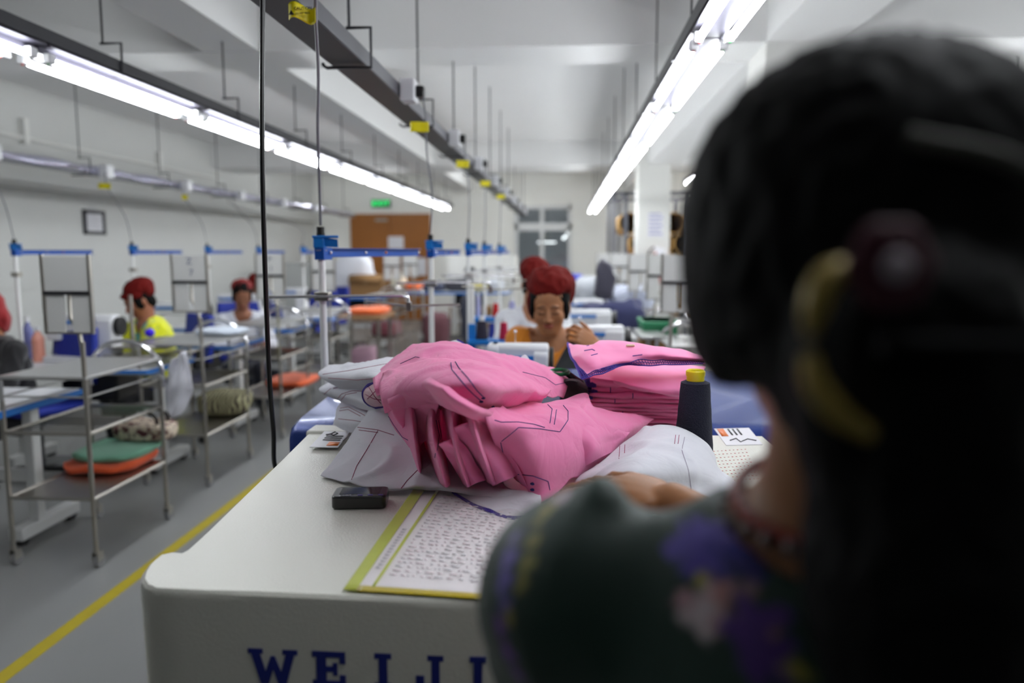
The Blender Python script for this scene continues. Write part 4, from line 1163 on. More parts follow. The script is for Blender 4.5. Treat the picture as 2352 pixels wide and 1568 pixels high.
# ------------------------------------------------------------------ sewing tables and machines
m_lowt = M('bench_wood', (150, 112, 74), .6, var=.1)
m_tt = M('table_white', (214, 216, 220), .35); m_edge = M('table_edge_blue', (20, 112, 196), .4)
def make_table(w, d, z, boxes=True):
    t = thing('sewing_table', '', 'table')
    top = MB().box((0, 0, z-.035), (w, d, z)).build('tabletop', m_tt, t, bevel=.008)
    e = MB().box((-.006, -.006, z-.034), (w+.006, .0, z-.004)).box((-.006, d, z-.034), (w+.006, d+.006, z-.004)).box((w, 0, z-.034), (w+.006, d, z-.004)).box((-.006, 0, z-.034), (0, d, z-.004))
    e.build('edge_band', m_edge, top, bevel=.002)
    for x in (.12, w-.16):
        q = MB().box((x, d*.66-.03, .06), (x+.05, d*.66+.03, z-.035)).box((x-.01, .22, .03), (x+.06, d+.08, .09)).build('leg', m_wmetal, t, bevel=.006)
        for y in (.26, d+.04): MB().tube([(x+.005, y, .028), (x+.045, y, .028)], .028, 12).build('castor', m_black, q)
    MB().box((.12, d*.66-.02, .28), (w-.12, d*.66+.0, .34)).build('crossbar', m_wmetal, t)
    MB().box((w*.45, d*.35, z-.23), (w*.75, d*.75, z-.04)).build('motor_box', m_black, t, bevel=.01)
    MB().box((w*.3, .1, .06), (w*.7, d*.6, .085)).build('treadle', m_dark, t, bevel=.004)
    return t
def make_machine():
    t = thing('sewing_machine', '', 'sewing machine')
    MB().box((0, 0, 0), (.48, .18, .035)).build('bed', m_white, t, bevel=.008)
    b = MB().box((.33, .03, .03), (.44, .15, .27)).box((.02, .045, .19), (.44, .14, .29)).box((.0, .04, .13), (.09, .145, .29))
    a = b.build('arm_body', m_white, t, bevel=.016, seg=3)
    MB().box((.03, .034, .238), (.43, .0442, .256)).box((.03, .1405, .238), (.43, .148, .256)).build('stripe', m_blue, a)
    MB().tube([(.445, .09, .22), (.475, .09, .22)], .06, 20).build('handwheel', m_black, t, bevel=.004)
    MB().tube([(.045, .09, .13), (.045, .09, .05)], .006, 8).box((.03, .075, .035), (.06, .105, .045)).build('needle_bar', m_chrome, t)
    MB().tube([(.2, .09, .29), (.2, .09, .33)], .003, 6).lathe([(.012, 0), (.012, .005), (.002, .01)], (.2, .09, .325)).build('spool_pin', m_chrome, t)
    return t
m_cloth_l = lambda n, rgb: cmat(n, rgb)
tb0 = make_table(1.2, .57, .70); mc0 = make_machine()
LT = [3.05, 4.22, 5.40, 6.57, 7.75]
tl = ['white sewing table with blue edge at the far left front', 'blue edged sewing table in front of the person in yellow', 'blue edged sewing table in front of the person in white', 'blue edged sewing table behind the person in white', 'last blue edged sewing table of the left row']
ml = ['white sewing machine on the front left table', 'white sewing machine with black wheel before the person in yellow', 'white sewing machine before the person in white', 'white sewing machine behind the person in white', 'last white sewing machine of the left row']
for i, y in enumerate(LT):
    t = tb0 if i == 0 else copy_tree(tb0); t.location = (-3.62, y, 0); tag(t, tl[i], 'table', 'sewing tables of the left row')
    m = mc0 if i == 0 else copy_tree(mc0); m.location = (-3.22 if i else -3.3, y+.24, .70); tag(m, ml[i], 'sewing machine', 'sewing machines of the left row')
# middle row tables with small machines
tb1 = make_table(1.15, .55, .70)
tl = ['blue edged sewing table before the person in orange', 'blue edged sewing table behind the person in orange', 'third sewing table of the middle row', 'fourth sewing table of the middle row', 'fifth sewing table of the middle row']
ml = ['small white and blue sewing machine before the person in orange', 'white sewing machine just behind the person in orange', 'third white machine of the middle row', 'fourth white machine of the middle row', 'fifth white machine of the middle row']
for i, y in enumerate((2.53, 3.92, 5.05, 6.2, 7.35)):
    t = tb1 if i == 0 else copy_tree(tb1); t.location = (-.55, y, 0); tag(t, tl[i], 'table', 'sewing tables of the middle row')
    m = copy_tree(mc0)
    m.location = (-.285 if i == 0 else -.12, y+(.2 if i == 0 else .06), .70)
    if i == 0: m.scale = (.52, 1.0, 1.17)
    tag(m, ml[i], 'sewing machine', 'machines of the middle row')
# spool shelf beside the second machine
ss = thing('spool_shelf', 'blue spool shelf on a white post beside the orange top', 'spool shelf')
sp0 = at(1085, 790, 3.9)
zsh = at(1120, 770, 3.9).z
MB().box((sp0.x-.02, 3.88, .71), (sp0.x+.02, 3.92, zsh+.06)).build('post', m_blue, ss, bevel=.004)
MB().tube([(sp0.x, 3.9, zsh+.05), (sp0.x, 3.9, zsh+.26)], .012, 10).build('upper_post', m_wmetal, ss)
MB().box((sp0.x-.02, 3.84, zsh-.045), (at(1195, 780, 3.9).x, 3.96, zsh-.02)).build('shelf', m_blue, ss, bevel=.004)
rebase(ss, (sp0.x, 3.9, .71))
spool0 = None
spools = [(1107, 3.9, zsh-.019, (42, 38, 54), .062, 'dark grey-violet'), (1157, 3.9, zsh-.019, (176, 20, 62), .048, 'crimson'), (1139, 4.95, None, (196, 18, 26), .042, 'bright red'), (1176, 4.95, None, (168, 168, 212), .05, 'pale lavender'), (1099, 5.0, None, (178, 178, 214), .03, 'slim lavender')]
s2 = thing('spool_shelf', 'farther blue spool shelf carrying red and lavender cones', 'spool shelf')
z2 = at(1139, 727, 4.95).z
MB().box((at(1088, 730, 4.95).x, 4.89, z2-.03), (at(1190, 730, 4.95).x, 5.03, z2-.002)).build('shelf', m_blue, s2, bevel=.003)
MB().tube([(at(1112, 730, 4.95).x, 4.97, .71), (at(1112, 730, 4.95).x, 4.97, z2-.02)], .016, 10).build('post', m_wmetal, s2)
rebase(s2, (at(1112, 730, 4.95).x, 4.97, .71))
for (px, Y, z, rgb, dmt, nm_) in spools:
    if z is None: z = z2
    x = at(px, 740, Y).x; c = thing('thread_cone', '%s thread cone standing on the %s spool shelf' % (nm_, 'nearer' if Y < 4.5 else 'farther'), 'thread cone', group='thread cones of the middle row')
    hh = {1107: .095, 1157: .088, 1139: .088, 1176: .10, 1099: .13}[px]
    cone_shape(c, (x, Y, z), hh, dmt/2, dmt*.36, M('thread_'+nm_.split()[-1]+str(0 if 0 else '')+('a' if nm_[0] == 's' else ''), rgb, .85), m_white); rebase(c, (x, Y, z))

# ------------------------------------------------------------------ left row thread stands
lab = ['thread stand with dark blue arm at the far left edge', 'thread stand with blue arm above the person in yellow', 'thread stand with blue arm between the two boards', 'thread stand beyond the person in white', 'farthest thread stand of the left row']
labc = ['thin cable dropping from the foil trunk to the leftmost stand', 'thin cable with yellow label above the yellow cardigan', 'thin cable with small label left of the black cable', 'thin cable just right of the black cable', 'farthest thin cable of the left row']
for i, (x, Y) in enumerate(((-3.30, 4.40), (-3.28, 5.62), (-3.28, 6.85), (-3.25, 7.95), (-2.75, 7.9))):
    thread_stand('thread_stand', x, Y, .70, lab[i], 'thread stands of the left row', full=False)
    cable('power_cable', [(XT+.13, Y+.25, zt0+.02), (XT+.16, Y+.22, zt0-.10), (x-.06, Y+.03, 1.65), (x, Y, 1.457)], .0035, labc[i], m_wire)
    if i < 3: flag('caution_label', (XT+.20, Y+.2, zt0-.09), .10 if i == 1 else .06, .045, ['yellow label on the foil trunk at the left edge', 'yellow label hanging from the foil trunk above the yellow cardigan', 'small yellow label on the next cable along the foil trunk'][i], 'yellow labels on the foil trunk', txt=False)

# ------------------------------------------------------------------ chairs
def make_chair():
    c = thing('work_chair', '', 'chair')
    MB().box((-.21, -.2, .44), (.21, .2, .49)).build('seat', m_chair, c, bevel=.02, seg=3)
    P = []
    for j in range(9):
        P.append([Vector((-.2*(1-.15*abs(j/8-.5))+.4*(1-.15*abs(j/8-.5))*i/10, -.23-.03*math.cos((i/10-.5)*2.6)-.03*j/8, .58+.34*j/8)) for i in range(11)])
    MB().grid(P).build('backrest', m_chair, c, solid=.035, bevel=.01)
    MB().box((-.03, -.25, .44), (.03, -.235, .72)).box((-.03, -.25, .435), (.03, 0, .45)).build('back_support', m_black, c, bevel=.004)
    MB().tube([(0, 0, .08), (0, 0, .44)], .022, 12).build('column', m_dark, c)
    for k in range(5):
        a = k*2*math.pi/5
        l = MB().tube([(0, 0, .09), (.25*math.cos(a), .25*math.sin(a), .06)], .016, 8, r2=.011).build('leg', m_black, c)
        MB().tube([(.25*math.cos(a)-.012, .25*math.sin(a), .026), (.25*math.cos(a)+.012, .25*math.sin(a), .026)], .026, 12).build('castor', m_black, l)
    return c
ch0 = make_chair()
CH = []   # filled by the people part
def place_chair(x, y, rz, label, group='blue work chairs'):
    c = ch0 if not CH else copy_tree(ch0)
    c.location = (x, y, 0); c.rotation_euler.z = rz; tag(c, label, 'chair', group); CH.append(c)

# ------------------------------------------------------------------ things on the carts
def pad(name, c, d, rgb, label, cat, seed=0, mat=None, bump=.012, rz=0, grp=None, nu=26, nv=20):
    """a soft folded bundle lying flat"""
    P = []
    ca, sa = math.cos(rz), math.sin(rz)
    m = MB()
    N = 24; rows = []
    for j in range(13):
        t = math.pi*j/12
        row = []
        for i in range(N):
            a = 2*math.pi*i/N
            e = lambda v: math.copysign(abs(v)**.55, v)
            x = e(math.cos(a))*d[0]/2*math.sin(t)**.5; y = e(math.sin(a))*d[1]/2*math.sin(t)**.5; z = d[2]/2*e(math.cos(t))
            n_ = noise.noise(Vector((x*9+seed, y*9, z*14)))
            n2 = 1-2*abs(noise.noise(Vector((x*6+seed, y*7, 3))))
            x += bump*n_; y += bump*.8*n_; z += (bump*n_+bump*n2*.7)*(1 if math.cos(t) > -.3 else 0)
            row.append(Vector((c[0]+x*ca-y*sa, c[1]+x*sa+y*ca, c[2]+d[2]/2+z)))
        rows.append(row+[row[0]])
    m.grid(rows)
    o = m.build(name, mat or cmat(name+'_cloth_%d%d%d' % rgb, rgb))
    return tag(o, label, cat, grp)
GC = 'bundles lying on the steel carts'
pad('folded_cloth', (-2.27, 3.60, .315), (.36, .40, .045), (236, 92, 40), 'orange cloth bundle on the low shelf of the nearest cart', 'cloth', 1)
pad('folded_cloth', (-2.26, 3.64, .358), (.34, .40, .04), (116, 176, 146), 'mint green cloth lying on the orange cloth of the nearest cart', 'cloth', 2)
# handbag
def handbag(name, c, d, label, rgb1, rgb2, sc, rz, handle, seed):
    m = bpy.data.materials.new(name+'_print'); m.use_nodes = True; nt = m.node_tree; b = nt.nodes['Principled BSDF']
    tc = nt.nodes.new('ShaderNodeTexCoord'); w = nt.nodes.new('ShaderNodeTexWave' if sc < 30 else 'ShaderNodeTexNoise')
    w.inputs['Scale'].default_value = sc
    if sc < 30: w.inputs['Distortion'].default_value = 9; w.inputs['Detail'].default_value = 2; w.inputs['Detail Scale'].default_value = .8
    cr = nt.nodes.new('ShaderNodeValToRGB'); cr.color_ramp.elements[0].position = .42; cr.color_ramp.elements[1].position = .54
    cr.color_ramp.elements[0].color = s(*rgb1); cr.color_ramp.elements[1].color = s(*rgb2)
    nt.links.new(tc.outputs['Object'], w.inputs['Vector']); nt.links.new(w.outputs['Fac' if sc >= 30 else 'Fac'], cr.inputs[0]); nt.links.new(cr.outputs[0], b.inputs['Base Color']); b.inputs['Roughness'].default_value = .7
    t = thing(name, label, 'bag')
    o = pad('bag_body', c, d, (0, 0, 0), 'x', 'x', seed, mat=m, rz=rz, bump=.016)
    for k in ('label', 'category'): del o[k]
    o.parent = t
    if handle:
        q = MB(); C0 = Vector(c)
        for dy in (-.05, .05):
            q.tube(bez([C0+Vector((-.09, dy, d[2]*.8)), C0+Vector((-.08, dy-.02, d[2]+.05)), C0+Vector((0, dy-.04, d[2]+.085)), C0+Vector((.08, dy-.02, d[2]+.045)), C0+Vector((.09, dy, d[2]*.7))], 20), .009, 8)
        q.build('strap', M('strap_dark', (30, 24, 24), .6), t)
    rebase(t, c); return t
handbag('handbag', (-2.19, 3.80, .40), (.30, .22, .09), 'cream handbag with dark straps resting on the nearest cart', (96, 44, 52), (222, 206, 184), 34, .1, True, 3)
handbag('striped_bag', (-2.25, 4.85, .315), (.33, .34, .14), 'brown and green striped bag on the low shelf of the second cart', (62, 48, 40), (176, 172, 132), 12, .2, False, 4)
pad('folded_cloth', (-2.20, 6.0, .315), (.36, .48, .05), (232, 96, 40), 'orange cloth spread on the low shelf of the third cart', 'cloth', 5)
pad('folded_cloth', (-2.2, 4.75, .855), (.3, .25, .03), (208, 218, 232), 'pale cloth lying on top of the second cart', 'cloth', 6)
lt_ = thing('low_table', 'low brown table carrying bright orange cloth in the left aisle', 'table')
MB().box((-2.48, 7.95, .66), (-1.93, 8.6, .70)).build('tabletop', m_lowt, lt_, bevel=.004)
for x in (-2.45, -2.0):
    for y in (7.98, 8.53): MB().box((x, y, 0), (x+.035, y+.035, .66)).build('leg', m_steel, lt_)
rebase(lt_, (-2.2, 8.3, 0))
pad('folded_cloth', (-2.15, 8.3, .70), (.42, .5, .07), (255, 120, 60), 'glowing orange cloth on the low brown table', 'cloth', 7)
pad('folded_cloth', (-2.10, 10.6, .855), (.2, .5, .09), (255, 122, 64), 'small orange cloth on the farthest left cart', 'cloth', 8)
pad('folded_cloth', (-2.2, 8.25, .0), (.30, .4, .34), (176, 138, 156), 'mauve bundle on the floor under the low brown table', 'cloth', 9)
pad('folded_cloth', (-2.25, 9.5, .315), (.34, .5, .2), (120, 60, 70), 'dull maroon bundle on the low shelf of a far left cart', 'cloth', 10)
# white cloth hanging from the first cart handle
P = []
for j in range(20):
    v = j/19; row = []
    for i in range(20):
        u = i/19
        wdt = .17*(.55+.75*v-.75*max(0, v-.62)**1*2.0)
        x = -2.03+wdt*(u-.35)+.06*(1-v)*0+.045*(1-v); z = .86-.27*v-.05*math.sin(u*3)*v+.05*(u-.5)*(1-v)
        row.append(Vector((x+.02, 3.725-.03*u+.03*noise.noise(Vector((u*3, v*3, 2)))+.02*math.sin(u*6+v*2), z)))
    P.append(row)
wc = MB().grid(P).build('white_cloth_piece', m_wcloth, solid=.003)
tag(wc, 'crumpled white cloth hanging from the handle of the nearest cart', 'cloth')
# clutter near the brown door
def carton(name, x, y, z, d, label, rgb=(150, 112, 70), rz=0):
    t = thing(name, label, 'box', (x, y, z), rz)
    MB().box((-d[0]/2, -d[1]/2, 0), (d[0]/2, d[1]/2, d[2])).build('box_body', M('cardboard_%d' % rgb[0], rgb, .8, var=.06), t, bevel=.004)
    MB().box((-.025, -d[1]/2-.001, d[2]*.6), (.025, d[1]/2+.001, d[2]+.001)).build('tape', M('carton_tape', (176, 148, 104), .4), t)
    MB().add([(-d[0]/2, -d[1]/2, d[2]), (d[0]/2, -d[1]/2, d[2]), (d[0]/2, -d[1]/2-.07, d[2]-.09), (-d[0]/2, -d[1]/2-.07, d[2]-.09)], [(0, 1, 2, 3)]).build('flap', M('cardboard_%d' % rgb[0]), t, solid=.004)
    return t
bench = make_table(1.12, .9, .76); bench.location = (-3.6, 10.3, 0); tag(bench, 'long work table carrying the carton and cloth near the brown door', 'table')
carton('cardboard_box', -2.75, 10.6, .76, (.46, .35, .30), 'open brown cardboard carton on the far left table')
pad('white_cloth_heap', (-3.05, 10.95, .76), (.55, .42, .55), (226, 228, 236), 'large white cloth heap beside the carton', 'cloth', 12, bump=.05)
pad('cream_cloth_heap', (-2.33, 10.62, .855), (.2, .4, .2), (214, 206, 182), 'cream cloth heap right of the carton on a cart', 'cloth', 13, bump=.03)
cab = thing('storage_cabinet', 'pale grey storage cabinet standing left of the brown door', 'cabinet', (-4.35, 11.6, 0))
MB().box((0, 0, 0), (.85, .5, 1.22)).build('cabinet_body', M('cabinet_grey', (196, 198, 196), .5), cab, bevel=.006)
for k in range(2): 
    d_ = MB().box((.01+.425*k, -.015, .05), (.415+.425*k, 0, 1.18)).build('door', M('cabinet_door', (204, 206, 204), .5), cab, bevel=.004)
    MB().box((.37+.06*k, -.03, .6), (.385+.06*k, -.015, .75)).build('handle', m_dark, d_)
t2 = make_table(1.5, .7, .78); t2.location = (-2.35, 11.35, 0); tag(t2, 'far work table heaped with dark clothes right of the carton', 'table')
for i, (x, y, sx, sy_, sz, rgb, nm_) in enumerate(((-2.0, 11.55, .4, .4, .14, (70, 76, 100), 'slate blue'), (-1.6, 11.6, .45, .4, .18, (60, 62, 72), 'charcoal'), (-1.3, 11.6, .3, .4, .12, (190, 180, 120), 'khaki'), (-1.03, 11.6, .22, .4, .2, (216, 220, 228), 'white'))):
    pad('clothes_heap', (x, y, .78), (sx, sy_, sz), rgb, '%s clothes heap on the far work table' % nm_, 'clothes', 20+i, bump=.03, grp='clothes heaps on the far table')
pad('dark_coat', (-1.35, 11.0, .0), (.3, .3, .75), (44, 48, 66), 'dark navy coats hanging in front of the far work table', 'clothes', 31, bump=.04)
pad('maroon_bundle', (-1.85, 10.9, .0), (.4, .35, .5), (104, 62, 70), 'dusty maroon bundle on the floor by the far carts', 'cloth', 32, bump=.04)
carton('cardboard_box', -1.75, 14.3, 0, (.75, .5, .36), 'brown cardboard carton on the floor at the far wall', (156, 116, 76))
# big white panel machine on legs
pm = thing('panel_machine', 'big white panelled machine on legs at the back of the room', 'machine', (0, 0, 0))
a = at(1027, 588, 12.4); b = at(1184, 662, 12.4)
MB().box((a.x, 12.4, b.z), (b.x, 13.1, a.z)).build('cabinet_body', m_wall, pm, bevel=.01)
for x in (a.x+.05, a.x+.42, b.x-.1): MB().box((x, 12.5, 0), (x+.07, 13.0, b.z)).build('leg', m_wmetal, pm, bevel=.005)
MB().box((a.x+.1, 12.38, b.z+.08), (b.x-.1, 12.4, b.z+.10)).build('rail', m_steel, pm)
MB().box((a.x+.3, 12.38, b.z+.28), (a.x+.45, 12.4, b.z+.34)).build('label_plate', m_dark, pm)
rebase(pm, (a.x, 12.4, 0))
# papers on doors and walls
pp = tag(MB().box((at(893, 545, YB).x, YB-.056, at(893, 571, YB).z), (at(928, 545, YB).x, YB-.052, at(893, 543, YB).z)).build('paper_notice', m_paper), 'white paper notice taped to the brown door', 'notice')
pp = tag(MB().box((at(948, 590, YB).x, YB-.056, at(948, 632, YB).z), (at(980, 590, YB).x, YB-.052, at(948, 592, YB).z)).build('paper_notice', m_paper), 'lower paper notice on the right leaf of the door', 'notice')
# notice and extinguisher-like red sign on the column
cy_ = 10.855
a = at(1488, 490, cy_); b = at(1524, 545, cy_)
nt_ = tag(MB().box((a.x, cy_-.0, b.z), (b.x, cy_+.006, a.z)).build('paper_notice', m_paper), 'pale notice with violet lines on the white column', 'notice')
q = MB()
for k in range(6): q.box((a.x+.02, cy_-.002, b.z+.04+k*.055), (b.x-.02-.03*(k % 2), cy_+.001, b.z+.06+k*.055))
q.build('lettering', M('violet_print', (170, 170, 205), .6), nt_)
ex = thing('fire_extinguisher', 'red fire extinguisher with white cover sheet on the column', 'fire extinguisher')
a = at(1500, 575, cy_); 
MB().lathe([(.0, 0), (.055, .005), (.06, .03), (.06, .36), (.05, .41), (.02, .44), (.018, .47)], (a.x+.06, cy_-.07, at(1505, 650, cy_).z), 20).build('cylinder_body', m_red, ex)
MB().tube(bez([(a.x+.06, cy_-.07, a.z-.02), (a.x+.02, cy_-.08, a.z+.05), (a.x-.05, cy_-.07, a.z), (a.x-.08, cy_-.07, a.z-.12)], 14), .01, 8).build('hose', m_black, ex)
MB().box((a.x+.03, cy_-.09, a.z-.02), (a.x+.10, cy_-.05, a.z+.03)).build('valve', m_red, ex, bevel=.005)
MB().add([(a.x+.0, cy_-.135, a.z+.06), (a.x+.15, cy_-.135, a.z+.02), (a.x+.14, cy_-.135, a.z-.28), (a.x+.09, cy_-.135, a.z-.22)], [(0, 1, 2, 3)]).build('cover_sheet', m_paper, ex, solid=.002)
MB().box((a.x+.02, cy_-.03, a.z-.1), (a.x+.1, cy_, a.z-.06)).build('wall_bracket', m_dark, ex)
rebase(ex, (a.x, cy_, a.z-.4))
# rack of fabric rolls
rk = thing('roll_rack', 'tall dark metal rack full of large cardboard roll tubes', 'rack')
ry0, ry1 = 12.2, 13.6
xl = at(1405, 600, ry0).x; xr = 3.4; zt_ = at(1430, 440, ry0).z
q = MB()
for x in (xl, xl+.18, 1.9, 3.3):
    for y in (ry0, ry1): q.box((x, y, 0), (x+.06, y+.06, zt_))
q.box((xl, ry0, zt_-.06), (xr, ry0+.05, zt_)).box((xl, ry1, zt_-.06), (xr, ry1+.05, zt_))
for x in (xl, xl+.2, 3.3): q.box((x, ry0, zt_-.06), (x+.05, ry1, zt_))
q.box((xl, ry0, .3), (xr, ry1, .35))
q.build('frame', M('rack_grey', (104, 106, 114), .5, .4), rk, bevel=.004)
rebase(rk, (xl, ry0, 0))
m_card = M('tube_card', (186, 146, 84), .75, var=.1)
def roll():
    t = thing('cardboard_tube', '', 'cardboard tube')
    n = 22; vs = []; R0, R1, L = .172, .155, 1.25
    for (r, y) in ((R0, 0), (R0, L), (R1, L), (R1, 0)):
        for k in range(n): vs.append((r*math.cos(2*math.pi*k/n), y, r*math.sin(2*math.pi*k/n)))
    fs = []
    for j in range(4):
        for k in range(n): fs.append((j*n+k, j*n+(k+1) % n, ((j+1) % 4)*n+(k+1) % n, ((j+1) % 4)*n+k))
    fs.append(tuple(n+k for k in range(n)))
    MB().add(vs, fs).build('tube_wall', m_card, t)
    return t
r0 = roll(); first = True; k = 0
rows_ = ['lowest', 'second', 'third', 'fourth', 'fifth', 'sixth']
for rr_ in range(6):
    for cc in range(6):
        x = at(1446, 505, ry0).x+cc*.36+(.18 if rr_ % 2 else 0); z_ = .53+rr_*.325
        if z_+.18 > zt_: continue
        o = r0 if first else copy_tree(r0); first = False
        o.location = (x, ry0+.02+.03*((rr_*3+cc) % 3), z_)
        tag(o, 'open cardboard tube, %s row of the rack, %s from its left end' % (rows_[rr_], ['first', 'second', 'third', 'fourth', 'fifth', 'sixth'][cc]), 'cardboard tube', 'cardboard tubes in the roll rack')
# things around the right aisle
pad('clothes_heap', (.58, 7.1, .85), (.5, .45, .20), (190, 196, 214), 'pale clothes heap on a right aisle cart', 'clothes', 41, bump=.05)
pad('clothes_heap', (.28, 7.4, .72), (.42, .4, .38), (196, 200, 206), 'light grey clothes heap on the middle row table', 'clothes', 42, bump=.05)
pad('blue_garment', (.10, 7.6, .72), (.2, .3, .42), (50, 66, 180), 'bright blue garment bundle behind the person in orange', 'clothes', 43, bump=.04)
pad('dark_garment', (.36, 6.9, .95), (.17, .16, .33), (62, 60, 74), 'charcoal garment draped over the pale clothes', 'clothes', 44, bump=.04)
pad('striped_clothes', (.36, 6.35, .72), (.6, .4, .22), (46, 50, 92), 'navy and white striped clothes heap on the right', 'clothes', 45, bump=.06)
cr = thing('storage_crate', 'green plastic crate with carton below on the right', 'crate', (0, 0, 0))
a = at(1478, 738, 5.05); b = at(1556, 775, 5.05)
q = MB().box((a.x, 5.05, b.z), (b.x, 5.4, a.z)); q.box((a.x-.01, 5.03, a.z-.03), (b.x+.01, 5.42, a.z))
q.build('crate_body', M('crate_green', (44, 132, 90), .5), cr, bevel=.008)
rebase(cr, (a.x, 5.05, b.z))
carton('cardboard_box', (a.x+b.x)/2+.0, 5.24, 0, (.24, .30, b.z), 'tall brown carton carrying the green crate')
# silver tray tables
for k, (px0, px1, py, Y, lb_) in enumerate(((1392, 1465, 775, 4.5, 'steel tray plate left of the cart post on the right'), (1470, 1530, 772, 4.7, 'steel tray plate right of the cart post on the right'))):
    a = at(px0, py, Y); b = at(px1, py, Y)
    t = thing('steel_stand', lb_, 'stand')
    MB().box((a.x, Y, a.z-.02), (b.x, Y+.5, a.z)).build('tray', M('tray_steel'), t, bevel=.004)
    MB().tube([((a.x+b.x)/2, Y+.25, 0), ((a.x+b.x)/2, Y+.25, a.z-.02)], .015, 8).build('post', m_steel, t)
    MB().lathe([(.16, 0), (.15, .02), (.02, .03)], ((a.x+b.x)/2, Y+.25, 0)).build('base', m_dark, t)
    rebase(t, ((a.x+b.x)/2, Y+.25, 0))
# table row right of the right aisle (seen at the frame's right edge)
t = make_table(1.2, .6, .8); t.location = (1.75, 3.2, 0); tag(t, 'sewing table glimpsed at the right edge behind the dark bun', 'table')
m = copy_tree(mc0); m.location = (1.9, 3.45, .8); tag(m, 'white sewing machine glimpsed at the right edge of the frame', 'sewing machine')
# ------------------------------------------------------------------ people
m_hair = M('hair_black', (6, 6, 6), .7, bump=.1, bscale=220, spec=.12)
def skinmat(nm_, rgb): return M('skin_'+nm_, rgb, .52, attr=True, sub=.12)
def head_prims(C, R, sc=1):
    C = np.array(C, float); R = np.array(R, float)
    g = lambda x, y, z: C + R @ (np.array((x, y, z))*sc)
    e = lambda c, r, k=.012, **kw: ell(g(*c), np.array(r)*sc, R, k=k, tag='head', **kw)
    P = [e((0, -.012, .035), (.074, .093, .083)), e((0, .022, -.018), (.061, .064, .086)), e((0, .045, -.078), (.036, .036, .028), .02),
         e((.036, .052, -.022), (.024, .026, .028)), e((-.036, .052, -.022), (.024, .026, .028)),
         e((.028, .078, .026), (.022, .008, .006), .008), e((-.028, .078, .026), (.022, .008, .006), .008),
         cap(g(0, .083, .014), g(0, .102, -.024), .006*sc, .011*sc, k=.008, tag='head'),
         e((.012, .093, -.026), (.009, .009, .007), .005), e((-.012, .093, -.026), (.009, .009, .007), .005),
         e((0, .086, -.049), (.022, .010, .0055), .004), e((0, .085, -.058), (.018, .010, .006), .004),
         e((.029, .073, .004), (.015, .011, .009), .004), e((-.029, .073, .004), (.015, .011, .009), .004),
         e((.074, -.008, -.004), (.010, .018, .031), .006), e((-.074, -.008, -.004), (.010, .018, .031), .006)]
    return P, g
def hand_prims(w, d, n, side, curl=(.5, .55, .6, .65), sc=1.0, tag='hand'):
    """w wrist, d towards the fingers, n out of the back of the hand, side +1: thumb on d x n side"""
    w = np.array(w, float); d = np.array(d, float); d /= np.linalg.norm(d)
    n = np.array(n, float); n -= d*(n @ d); n /= np.linalg.norm(n); a = np.cross(d, n)*side
    P = [ell(w+d*.048*sc, np.array((.040, .052, .015))*sc, np.stack([a, d, n], 1), k=.012, tag=tag)]
    Ls = [(.042, .026, .020), (.046, .029, .021), (.043, .027, .020), (.034, .021, .018)]
    for i in range(4):
        o = (.030-.0205*i)*sc
        p = w+d*(.088-.004*abs(i-1.2))*sc+a*o
        P.append(cap(w+d*.03*sc+a*o*.7, p, .011*sc, .0098*sc, k=.008, tag=tag))
        an = curl[i]*.45; spread = (1.5-i)*.06
        for L, r in zip(Ls[i], (.0092, .0082, .0072)):
            v = d*math.cos(an)-n*math.sin(an)+a*spread
            v /= np.linalg.norm(v); q = p+v*L*sc
            P.append(cap(p, q, r*sc, (r-.0009)*sc, k=.002, tag=tag)); p = q; an += curl[i]*.75
    p = w+d*.022*sc+a*.026*sc
    for L, r, ang in ((.040, .0125, .75), (.030, .0105, .5), (.024, .0092, .3)):
        v = d*math.cos(ang)+a*math.sin(ang)-n*.35; v /= np.linalg.norm(v); q = p+v*L*sc
        P.append(cap(p, q, r*sc, (r-.0012)*sc, k=.005, tag=tag)); p = q
    return P
def frame_of(f, pitch=0, roll=0):
    """columns: right, forward, up of a head looking along f (horizontal) tilted down by pitch"""
    f = Vector((f[0], f[1], 0)).normalized(); r = Vector((f.y, -f.x, 0)); u = Vector((0, 0, 1))
    f2 = f*math.cos(pitch)-u*math.sin(pitch); u2 = r.cross(f2)
    if roll:
        r, u2 = r*math.cos(roll)+u2*math.sin(roll), u2*math.cos(roll)-r*math.sin(roll)
    return np.array([[r.x, f2.x, u2.x], [r.y, f2.y, u2.y], [r.z, f2.z, u2.z]])
def face_color(C, R, skin, lip=(150, 62, 56), sc=1, lids=True):
    C = np.array(C, float); sk = np.array(s(*skin)[:3]); lp = np.array(s(*lip)[:3]); dk = np.array(s(38, 24, 20)[:3])
    def fn(co):
        q = (co-C) @ R / sc
        c = np.tile(sk, (len(co), 1))
        x, y, z = np.abs(q[:, 0]), q[:, 1], q[:, 2]
        fr = y > .05
        mix = lambda m, cc, a=1.0: c.__setitem__(m, c[m]*(1-a)+cc*a)
        mix(fr & (((x/.024)**2+((z+.0535)/.0095)**2) < 1), lp, .75)
        mix(fr & (np.abs(z-(.030+.10*x*(x < .03)-.2*(x-.03)*(x > .03))) < .0038) & (x > .012) & (x < .046), dk, .7)
        mix(fr & (np.abs(z-(-.0015-.0+(x-.03)**2*9)) < .0028) & (x > .014) & (x < .045), dk, .85)
        mix(fr & (np.hypot(x-.006, z+.031) < .0045), dk, .5)
        return c
    return fn
